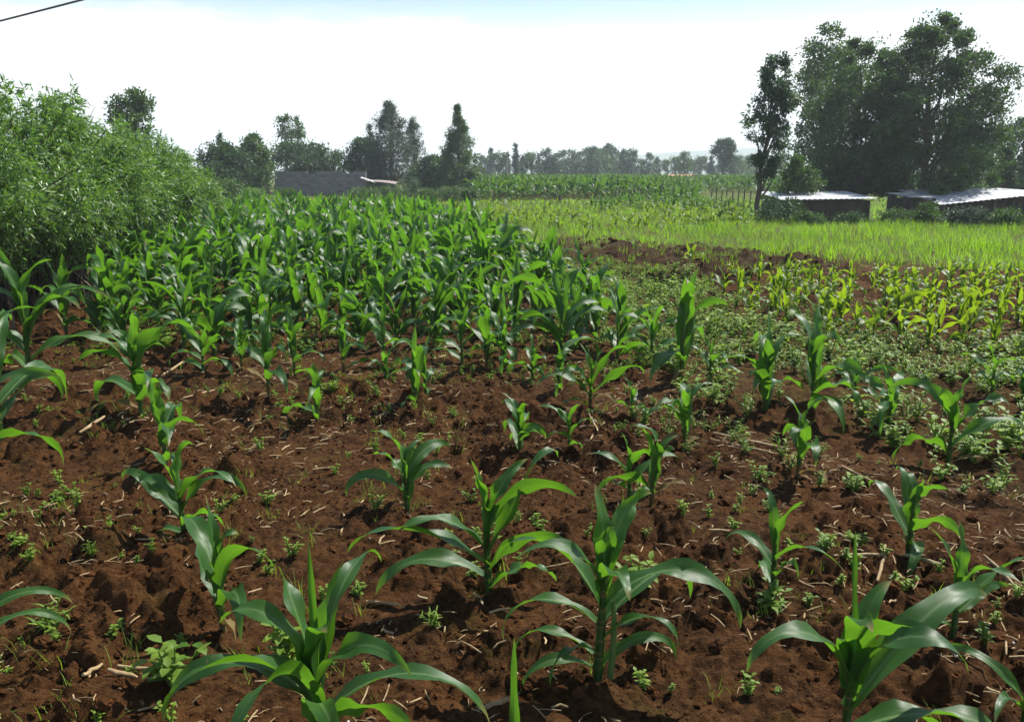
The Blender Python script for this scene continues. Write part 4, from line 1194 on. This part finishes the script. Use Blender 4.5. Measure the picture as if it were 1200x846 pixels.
bush_at('low bush in the middle between the rusty sheet and the low dark tree', 462, 233, 219, 42, 404)
bush_at('round bright bush right under the low dark tree', 501, 237, 222, 28, 405)
bush_at('round bush below the left side of the conical cypress', 532, 236, 219, 36, 406)
bush_at('small round bush below the right side of the conical cypress', 552, 237, 221, 22, 407)
bush_at('tall dark bush beneath the tall feathery tree', 482, 231, 208, 26, 408, 'darkleaf')
bush_at('leafy bush just past the hedge end, before the ragged tree', 262, 244, 212, 60, 409, 'midleaf', .1, 5000)
bush_at('low leafy bush beyond the hedge foot, before the gate stumps', 290, 250, 232, 40, 410, 'hedge')

# --- far treeline: several shapes, each tree its own object
def treeline():
    rng = np.random.default_rng(77)
    kinds = [(ROUND, 'darkleaf', 34, .55, .04), (COLUMN, 'darkleaf', 30, .40, .05), (CONE, 'greyleaf', 30, .32, .06), (VASE, 'midleaf', 28, .5, .12), (ROUND, 'midleaf', 34, .62, .04)]
    protos = []
    row = [(566, 183), (575, 179), (585, 181), (595, 183), (613, 181), (622, 184), (631, 182), (641, 176), (650, 182), (659, 180), (668, 179), (677, 176), (686, 177), (695, 175),
           (704, 177), (713, 174), (722, 178), (731, 172), (739, 180), (750, 186), (760, 184), (770, 184), (781, 188), (792, 187), (802, 183), (812, 185), (822, 182), (833, 184), (843, 186),
           (857, 184), (866, 186), (876, 181), (886, 184), (899, 186), (915, 184), (932, 186), (1112, 186), (1128, 184), (1142, 188)]
    for i, (px, top) in enumerate(row):
        d = rng.uniform(128, 175)
        x, y = fwd(d, px)
        H = hgt(d, top + rng.uniform(-5, 4))
        k = int(rng.integers(0, 5))
        if 640 < px < 745: k = int(rng.choice([0, 1, 4, 0]))
        if px < 640: k = int(rng.choice([1, 2, 2, 3]))
        prof, mat, ncl, wid, bare = kinds[k]
        if k not in [p[0] for p in protos]:
            parts = make_tree(np.random.default_rng(600 + k), 5.0, 5.0 * wid * .5, prof, ncl * 2, 2600, .3, 5.0 * wid * .2, .11, bare, 0, .05, 14, .5, .9)
            o = plant_tree('distant_tree', '', 'tree', (0, 0, 0), parts, mat)
            protos.append((k, o))
        else:
            o = copy_tree([p[1] for p in protos if p[0] == k][0])
        s = H / 5.0
        o.location = (x, y, 0); o.rotation_euler = (0, 0, rng.uniform(0, 6.28)); o.scale = (s * rng.uniform(.75, 1.25), s * rng.uniform(.75, 1.25), s)
        if px < 640: lab, gr = 'feathery hazy tree in the thin left stretch of the far treeline', 'trees in the left stretch of the far treeline'
        elif px < 745: lab, gr = 'dark hazy tree in the thick high middle of the far treeline', 'trees in the middle of the far treeline'
        elif px < 900: lab, gr = 'small hazy tree in the low right stretch of the far treeline', 'trees in the right stretch of the far treeline'
        else: lab, gr = 'hazy far tree glimpsed between the stems of the large right-hand trees', 'far trees behind the large right-hand trees'
        tag(o, lab, 'tree', gr)
    tree_at('poplar_tree', 'dark pencil-thin spire standing out of the far treeline', 604, 170, 9, 125, SPIRE, 24, 1300, .25, 'darkleaf', 651, bare=.05)
    tree_at('broadleaf_tree', 'round-headed tree standing above the right end of the far treeline', 848, 164, 25, 120, [(0, .15), (.4, .5), (.7, 1), (.9, .8), (1, .3)], 34, 2800, .26, 'darkleaf', 652, bare=.3)
treeline()

# --- the large trees on the right
tree_at('slim_tree', 'tall slim leaning tree standing alone left of the big acacia, bare lower stem', 894, 66, 52, 29, [(0, .1), (.35, .55), (.6, 1), (.85, .9), (1, .35)], 60, 6500, .11, 'darkleaf', 701, bare=.22, clump=.30, droop=.35, limb_n=26, lean=.055, leafw=.38, trunk=.016)
tree_at('tall_tree', 'light-crowned tall tree rising behind the left half of the big acacia', 966, 32, 84, 44, [(0, .2), (.4, .6), (.7, 1), (.9, .8), (1, .3)], 90, 9500, .15, 'midleaf', 702, bare=.28, clump=.24, limb_n=30, trunk=.02)
tree_at('acacia_tree', 'biggest broad acacia at right, crown topped by a rounded dome', 1082, 22, 172, 36, [(0, .35), (.12, .8), (.3, 1), (.55, 1), (.75, .8), (.9, .5), (1, .25)], 130, 34000, .125, 'acacia', 703, bare=.17, clump=.16, flat=.5, limb_n=40, trunk=.017, trunks=3, leafw=.48)
tree_at('acacia_tree', 'lower broad acacia joined to the left of the biggest one', 1008, 50, 168, 38, [(0, .3), (.15, .75), (.35, 1), (.6, .95), (.8, .65), (1, .25)], 95, 23000, .125, 'acacia', 709, bare=.17, clump=.175, flat=.5, limb_n=34, trunk=.017, trunks=2, leafw=.48)
tree_at('broadleaf_tree', 'dark tree at the right edge behind the sheds', 1192, 140, 70, 48, ROUND, 50, 6000, .15, 'darkleaf', 704, bare=.1)
tree_at('cypress_tree', 'small dark cypress behind the right-hand shed at right', 1178, 160, 30, 41, SPIRE, 40, 3500, .12, 'darkleaf', 705, bare=.03)
tree_at('small_tree', 'leafy young tree between the slim tree and the left shed', 935, 186, 50, 33, ROUND, 40, 4500, .11, 'midleaf', 706, bare=.08)
tree_at('small_tree', 'dark young tree below the left side of the big acacia', 985, 170, 70, 38, ROUND, 46, 5200, .12, 'acacia', 707, bare=.08)
tree_at('small_tree', 'thin brownish shrubby tree below the right side of the big acacia', 1128, 182, 60, 40, VASE, 36, 3200, .11, 'acacia', 708, bare=.15)
for (lab, px, py, top, w, sd, mt) in [
    ('dark bramble bush at the left end of the left shed', 912, 262, 232, 56, 711, 'darkleaf'),
    ('dark bush in front of the left shed, left half of its wall', 948, 264, 251, 40, 712, 'acacia'),
    ('small dark bush before the right end of the left shed', 995, 265, 253, 30, 713, 'darkleaf'),
    ('leafy bush in the gap between the two sheds', 1046, 264, 247, 36, 714, 'midleaf'),
    ('dark bush before the left end of the right-hand shed', 1090, 264, 240, 42, 715, 'acacia'),
    ('thorny grey-green bush in front of the right-hand shed', 1132, 266, 246, 46, 716, 'greyleaf'),
    ('dark bush at the right edge before the right-hand shed', 1180, 267, 248, 50, 717, 'acacia')]:
    bush_at(lab, px, py, top, w, sd, mt, .075, 3600, 'bushes around the two sheds')

# ------------------------------------------------------------------ sheds
def corrugated(mb, x0, x1, y0, y1, z00, z10, z01, z11, n=60, amp=.012, th=.006, sag=0.0):
    """sheet over [x0,x1]x[y0,y1]; corner heights z(x,y); ribs run along y"""
    xs = np.linspace(0, 1, n + 1); ys = np.linspace(0, 1, 5)
    for s in (0, -th):
        pass
    top = []
    for v in ys:
        for u in xs:
            z = (z00 * (1 - u) + z10 * u) * (1 - v) + (z01 * (1 - u) + z11 * u) * v
            z += amp * math.sin(u * n * PI / 2) - sag * 4 * u * (1 - u)
            top.append((x0 + (x1 - x0) * u, y0 + (y1 - y0) * v, z))
    top = np.array(top); bot = top - np.array([0, 0, th])
    m = n + 1
    q = [(j * m + i, j * m + i + 1, (j + 1) * m + i + 1, (j + 1) * m + i) for j in range(4) for i in range(n)]
    mb.add(top, q); mb.add(bot, [f[::-1] for f in q])
    V = np.vstack([top, bot]); o = len(top)
    e = [(i, i + 1, o + i + 1, o + i) for i in range(n)] + [(4 * m + i, 4 * m + i + 1, o + 4 * m + i + 1, o + 4 * m + i) for i in range(n)]
    e += [(j * m, (j + 1) * m, o + (j + 1) * m, o + j * m) for j in range(4)] + [(j * m + n, (j + 1) * m + n, o + (j + 1) * m + n, o + j * m + n) for j in range(4)]
    mb.add(V, e)
def plank_wall(mb, x0, y0, x1, y1, z0, za, zb, rng, w=.14):
    L = math.hypot(x1 - x0, y1 - y0); n = max(2, int(L / w)); a = math.atan2(y1 - y0, x1 - x0)
    for i in range(n):
        t = (i + .5) / n
        h = za + (zb - za) * t - z0 - rng.uniform(0, .05)
        box(mb, (x0 + (x1 - x0) * t, y0 + (y1 - y0) * t, z0 + h / 2), (L / n * rng.uniform(.86, .97), .025, h), a, rng.uniform())
def sheds():
    rng = np.random.default_rng(88)
    # left shed
    d = 31.0
    x0, _ = fwd(d, 920); x1, _ = fwd(d, 1022)
    zr = hgt(d, 233); g = gz((x0 + x1) / 2, d) - .05
    cx, cy = (x0 + x1) / 2, d
    root = empty('timber_shed', (cx, cy, g))
    w, dp = x1 - x0, 2.6
    hf = zr - g; hb = hgt(d + dp, 225) - g
    m = MB()
    plank_wall(m, -w / 2, 0, w / 2, 0, 0, hf - .08, hf - .04, rng); plank_wall(m, -w / 2, dp, w / 2, dp, 0, hb - .1, hb - .06, rng)
    plank_wall(m, -w / 2 + .02, .1, -w / 2 + .02, dp - .1, 0, hf - .08, hb - .1, rng); plank_wall(m, w / 2 - .02, .1, w / 2 - .02, dp - .1, 0, hf - .05, hb - .06, rng)
    m.build('wall', M['timber'], root, smooth=False)
    m = MB(); corrugated(m, -w / 2 - .15, w / 2 + .18, -.25, dp + .2, hf - .03, hf + .02, hb, hb + .02, 72)
    m.build('roof', M['iron'], root)
    for sx in (-1, -.33, .33, 1):
        m = MB(); tube(m, [(sx * w / 2 * .98, -.06, -.1), (sx * w / 2 * .98, -.06, hf - .06)], [.045, .04], 7); m.build('post', M['timber'], root)
    tag(root, 'long low dark timber shed with pale sheet roof under the big acacia', 'shed', 'sheds on the right')
    # right-hand shed: a higher bay and a lower lean-to
    d = 31.5
    xa, _ = fwd(d, 1108); xb, _ = fwd(d, 1230); xl, _ = fwd(d, 1072)
    cx = (xa + xb) / 2
    g = gz(cx, d) - .05
    root = empty('iron_roofed_shed', (cx, d, g))
    w = xb - xa; dp = 3.2
    hl, hr = hgt(d, 239) - g, hgt(d, 226) - g
    hb = hgt(d + dp, 222) - g
    m = MB()
    plank_wall(m, -w / 2, 0, w / 2, 0, 0, hl - .08, hr - .06, rng); plank_wall(m, -w / 2, dp, w / 2, dp, 0, hb - .12, hb - .08, rng)
    plank_wall(m, -w / 2 + .02, .1, -w / 2 + .02, dp - .1, 0, hl - .09, hb - .12, rng); plank_wall(m, w / 2 - .02, .1, w / 2 - .02, dp - .1, 0, hr - .08, hb - .1, rng)
    m.build('wall', M['timber'], root, smooth=False)
    m = MB(); corrugated(m, -w / 2 - .2, w / 2 + .2, -.3, dp + .2, hl - .02, hr + .02, hb - .02, hb + .04, 84); m.build('roof', M['iron'], root)
    lw = xa - xl
    h1 = hgt(d + .4, 231) - g; h2 = hgt(d + 2.4, 226) - g
    m = MB(); corrugated(m, -w / 2 - lw, -w / 2 - .24, .2, 2.4, h1, h1, h2, h2, 44); o = m.build('lean_to_roof', M['oldiron'], root)
    m = MB(); plank_wall(m, -w / 2 - lw + .1, .4, -w / 2 - .05, .4, 0, h1 - .05, h1 - .05, rng); plank_wall(m, -w / 2 - lw + .1, .5, -w / 2 - lw + .1, 2.3, 0, h1 - .06, h2 - .05, rng)
    m.build('lean_to_wall', M['timber'], root, smooth=False)
    for sx in (-1, 0, 1):
        m = MB(); hh = hl + (hr - hl) * (sx + 1) / 2 - .06
        tube(m, [(sx * w / 2 * .98, -.06, -.1), (sx * w / 2 * .98, -.06, hh)], [.05, .045], 7); m.build('post', M['post'], root)
    tag(root, 'dark shed at right edge with bright sloping iron roof and lower lean-to', 'shed', 'sheds on the right')
sheds()

# ------------------------------------------------------------------ far left yard
def yard():
    rng = np.random.default_rng(99)
    d = 58.0
    xa, _ = fwd(d, 322); xb, _ = fwd(d, 429)
    H = hgt(d, 200.5)
    w = xb - xa
    m = MB()
    # courses with a slightly uneven top
    nb = int(w / .42)
    box(m, (0, 0, H / 2 - .1), (w, .22, H - .1))
    for i in range(nb):
        if rng.uniform() < .7:
            box(m, (-w / 2 + (i + .5) * w / nb, .003, H - .15 + .05), (w / nb * .96, .2, .10 + rng.uniform(0, .05)))
    o = m.build('stone_wall', M['stone'], loc=((xa + xb) / 2, d, 0), smooth=False)
    tag(o, 'plain grey stone block wall in front of the dark flat-topped trees', 'wall')
    # fallen roofing sheet on a small heap
    d = 57.0
    x, _ = fwd(d, 446)
    root = empty('sheet_roof_lean_to', (x, d, 0))
    m = MB(); corrugated(m, -1.0, 1.0, -.5, .9, .95, .80, 1.05, .92, 40, sag=-.06); m.build('roof', M['palerust'], root)
    m = MB(); corrugated(m, -1.25, -.35, -.7, .2, 1.22, .93, 1.25, .96, 18); m.build('loose_sheet', M['oldiron'], root)
    for sx, sy, hh in ((-.9, -.4, .93), (.9, -.4, .79), (-.9, .8, 1.02), (.9, .8, .9)):
        m = MB(); tube(m, [(sx, sy, -.1), (sx, sy, hh)], [.04, .035], 6); m.build('post', M['post'], root)
    tag(root, 'low lean-to with curved rusty sheet roof right of the grey wall', 'lean-to')
    # gate stumps left of the wall
    d = 57.0
    x, _ = fwd(d, 314)
    root = empty('wooden_gate', (x, d, 0))
    for sx in (-.4, 0, .4):
        m = MB(); box(m, (sx, 0, .3), (.1, .1, .9)); m.build('post', M['post'], root, smooth=False)
    for z in (.25, .5):
        m = MB(); box(m, (0, -.065, z), (1.0, .03, .08)); m.build('rail', M['post'], root, smooth=False)
    tag(root, 'short wooden gate with two rails at the left end of the grey wall', 'gate')
    # wire fence on the right
    root = empty('wire_fence', (*at(862, 240), 0))
    A = np.array(at(833, 238.5)); B = np.array(at(900, 243)); c = np.array(at(862, 240))
    tops = []
    for i in range(11):
        t = i / 10
        p = A + (B - A) * t - c
        h = .72 + rng.uniform(-.08, .1)
        m = MB(); tube(m, [(p[0], p[1], -.1), (p[0] + rng.normal(0, .03), p[1], h)], [.03, .026], 6); m.build('post', M['post'], root)
        tops.append((p[0], p[1] - .045, h))
    for f in (.45, .85):
        m = MB(); tube(m, [(a, b, .72 * f) for a, b, h in tops], [.004] * 11, 4); m.build('wire', M['wire'], root)
    tag(root, 'row of thin dark fence posts left of the slim tree', 'fence')
    for px, py, top, r, mat, lab, nm in [(555, 246, 236, .05, 'whitepost', 'small white post in the grass, the larger of two', 'marker_post'),
                                         (592, 240.5, 233.5, .05, 'whitepost', 'tiny white post in the grass, farther of two', 'marker_post'),
                                         (656, 238, 229, .08, 'timber', 'short dark stump at the foot of the far maize field', 'tree_stump')]:
        x, y = at(px, py)
        m = MB(); h = hgt(y, top)
        tube(m, [(0, 0, -.05), (.01, 0, h * .9), (.02, 0, h)], [r, r * .9, r * .55], 8)
        o = m.build(nm, M[mat], loc=(x, y, gz(x, y))); tag(o, lab, 'post' if nm != 'tree_stump' else 'stump')
    # far house with rusty roof
    d = 104.0
    x, _ = fwd(d, 801.5)
    root = empty('farm_house', (x, d, 0))
    w, dp, he, hr = 2.9, 3.4, hgt(d, 212) - .1, hgt(d, 204.5)
    m = MB()
    for (cx, cy, sx, sy) in ((0, 0, w, .15), (0, dp, w, .15), (-w / 2 + .075, dp / 2, .15, dp - .15), (w / 2 - .075, dp / 2, .15, dp - .15)):
        box(m, (cx, cy, he / 2), (sx, sy, he))
    for s in (-1, 1):
        m.add([(s * w / 2, -.07, he), (s * w / 2, dp + .07, he), (s * w / 2, dp / 2, hr - .06)], [(0, 1, 2)])
    m.build('wall', M['plaster'], root, smooth=False)
    m = MB(); corrugated(m, -w / 2 - .2, w / 2 + .2, -.3, dp / 2, he - .02, he - .02, hr, hr, 30); corrugated(m, -w / 2 - .2, w / 2 + .2, dp / 2 + .002, dp + .3, hr, hr, he - .02, he - .02, 30)
    m.build('roof', M['rust'], root)
    tag(root, 'small house behind the far maize showing a rusty pink roof', 'house')
    # utility pole
    d = 112.0
    x, _ = fwd(d, 594)
    root = empty('utility_pole', (x, d, 0)); h = hgt(d, 180)
    m = MB(); tube(m, [(0, 0, -.2), (0, 0, h)], [.1, .07], 8); m.build('pole', M['palebark'], root)
    m = MB(); box(m, (0, -.09, h - .25), (1.2, .09, .09)); m.build('crossarm', M['post'], root, smooth=False)
    tag(root, 'thin pale utility pole in front of the left stretch of the treeline', 'utility pole')
    # cable overhead, top left corner: coming from the far left, passing over the viewer
    m = MB()
    a = np.array([-7.9, 13.0, 0.0]); 
    def ray(px, py, d):
        u = (423 - py) / FPX; X = (px - 600) / FPX
        Y = math.cos(PITCH) + math.sin(PITCH) * u; Z = -math.sin(PITCH) + math.cos(PITCH) * u
        return np.array([X, Y, Z]) * (d / Y) + np.array([0, 0, CAMH])
    p0, p1 = ray(0, 25, 15.0), ray(97, 0, 13.6)
    dr = p1 - p0
    pts = []
    for t in np.linspace(-9, 12, 43):
        q = p0 + dr * t
        q[2] += .0035 * ((t - .5) ** 2 - .25)
        pts.append(q)
    pts = np.array(pts); o0 = p0.copy()
    tube(m, pts - o0, [.016] * len(pts), 8)
    o = m.build('overhead_cable', M['wire'], loc=tuple(o0)); tag(o, 'dark overhead cable crossing the upper left corner of the sky', 'cable')
yard()

# far hill
def hill():
    n = 60
    V = []
    rows = [(0, 0), (.25, .55), (.5, 1), (.75, .6), (1, 0)]
    for j, (v, hv) in enumerate(rows):
        for i in range(n + 1):
            u = i / n
            prof = 38 * math.exp(-((u - .62) / .2) ** 2) + 14 * math.exp(-((u - .3) / .22) ** 2) + 20 * math.exp(-((u - .9) / .2) ** 2)
            V.append((-700 + 1900 * u, 1250 + 500 * v, -2 + hv * (prof + 6 * float(fbm(np.array(u * 9.), np.array(v * 4.), 4, 3)))))
    m = MB(); k = n + 1
    m.add(V, [(j * k + i, j * k + i + 1, (j + 1) * k + i + 1, (j + 1) * k + i) for j in range(4) for i in range(n)])
    o = m.build('hill', plain_mat('hill_cover', (.04, .07, .03), (.08, .10, .04), .01, .95, 0.0, .1)); tag(o, kind='structure')
hill()

# ------------------------------------------------------------------ haze
def haze():
    m = MB(); box(m, (0, 0, 40), (3840, 3840, 92.0))
    # box bottom at -6, top 74
    mt, nt, nd, lk = new_mat('haze_air')
    out = N(nd, 'ShaderNodeOutputMaterial')
    v = N(nd, 'ShaderNodeVolumePrincipled')
    v.inputs['Color'].default_value = (.86, .94, 1.0, 1)
    v.inputs['Density'].default_value = 0.0008
    v.inputs['Anisotropy'].default_value = 0.1
    lk.new(v.outputs[0], out.inputs['Volume'])
    o = m.build('haze', mt, smooth=False)
    tag(o, kind='stuff')
HAZE = True
if HAZE: haze()

# ------------------------------------------------------------------ light, sky, camera
SUN_EL, SUN_AZ = R(52), R(48)      # azimuth clockwise from straight ahead
def lighting():
    w = bpy.data.worlds.new('World'); scene.world = w; w.use_nodes = True
    nt = w.node_tree; nd, lk = nt.nodes, nt.links
    nd.clear()
    out = N(nd, 'ShaderNodeOutputWorld')
    sky = N(nd, 'ShaderNodeTexSky', sky_type='NISHITA', sun_disc=False, sun_elevation=SUN_EL, sun_rotation=SUN_AZ)
    sky.air_density = 1.0; sky.dust_density = 0.3; sky.ozone_density = 2.5
    b1 = N(nd, 'ShaderNodeBackground', i_Strength=.085); lk.new(sky.outputs[0], b1.inputs[0])
    b2 = N(nd, 'ShaderNodeBackground', i_Strength=.66); b2.inputs[0].default_value = (.97, .99, 1.0, 1)
    tc = N(nd, 'ShaderNodeTexCoord')
    mp = N(nd, 'ShaderNodeMapping'); mp.inputs['Scale'].default_value = (1.6, 1.6, 7.0); mp.inputs['Location'].default_value = (.4, .2, .1)
    lk.new(tc.outputs['Generated'], mp.inputs[0])
    nz = N(nd, 'ShaderNodeTexNoise', i_Scale=2.2, i_Detail=7.0, i_Roughness=.55); lk.new(mp.outputs[0], nz.inputs['Vector'])
    sp = N(nd, 'ShaderNodeSeparateXYZ'); lk.new(tc.outputs['Generated'], sp.inputs[0])
    # cloud bank low in the sky, open blue overhead
    mr = N(nd, 'ShaderNodeMapRange'); mr.inputs[1].default_value = .11; mr.inputs[2].default_value = .22; mr.inputs[3].default_value = .40; mr.inputs[4].default_value = -.16
    lk.new(sp.outputs[2], mr.inputs[0])
    ad = N(nd, 'ShaderNodeMath', operation='ADD'); lk.new(nz.outputs[0], ad.inputs[0]); lk.new(mr.outputs[0], ad.inputs[1])
    m2 = N(nd, 'ShaderNodeMapRange', interpolation_type='SMOOTHSTEP'); m2.inputs[1].default_value = .50; m2.inputs[2].default_value = .78
    lk.new(ad.outputs[0], m2.inputs[0])
    # thin high veil of cloud over the lower sky
    ve = N(nd, 'ShaderNodeMapRange', interpolation_type='SMOOTHSTEP'); ve.inputs[1].default_value = .13; ve.inputs[2].default_value = .19; ve.inputs[3].default_value = .8; ve.inputs[4].default_value = 0
    lk.new(sp.outputs[2], ve.inputs[0])
    mxm = N(nd, 'ShaderNodeMath', operation='MAXIMUM'); lk.new(m2.outputs[0], mxm.inputs[0]); lk.new(ve.outputs[0], mxm.inputs[1])
    mx = N(nd, 'ShaderNodeMixShader'); lk.new(mxm.outputs[0], mx.inputs[0]); lk.new(b1.outputs[0], mx.inputs[1]); lk.new(b2.outputs[0], mx.inputs[2])
    lk.new(mx.outputs[0], out.inputs[0])
    L = bpy.data.lights.new('sun', 'SUN'); L.energy = 5.0; L.angle = R(.53); L.color = (1.0, .955, .88)
    o = bpy.data.objects.new('sun', L); COL.objects.link(o)
    d = Vector((math.sin(SUN_AZ) * math.cos(SUN_EL), math.cos(SUN_AZ) * math.cos(SUN_EL), math.sin(SUN_EL)))
    o.rotation_euler = (-d).to_track_quat('-Z', 'Y').to_euler(); o.location = d * 60
    c = bpy.data.cameras.new('camera'); co = bpy.data.objects.new('camera', c); COL.objects.link(co)
    c.sensor_width = 36; c.lens = 36 * FPX / 1200; c.clip_start = .05; c.clip_end = 9000
    co.location = (0, 0, CAMH); co.rotation_euler = (R(90) - PITCH, 0, 0)
    scene.camera = co
    vs = scene.view_settings
    vs.view_transform = 'Standard'; vs.look = 'None'; vs.exposure = 0.95; vs.gamma = 1.0; vs.use_curve_mapping = False
    cy = scene.cycles
    cy.max_bounces = 6; cy.diffuse_bounces = 3; cy.glossy_bounces = 2; cy.transmission_bounces = 4; cy.volume_bounces = 1; cy.transparent_max_bounces = 4
    cy.use_denoising = True
    cy.sample_clamp_indirect = 4.0
    cy.caustics_reflective = False; cy.caustics_refractive = False
lighting()
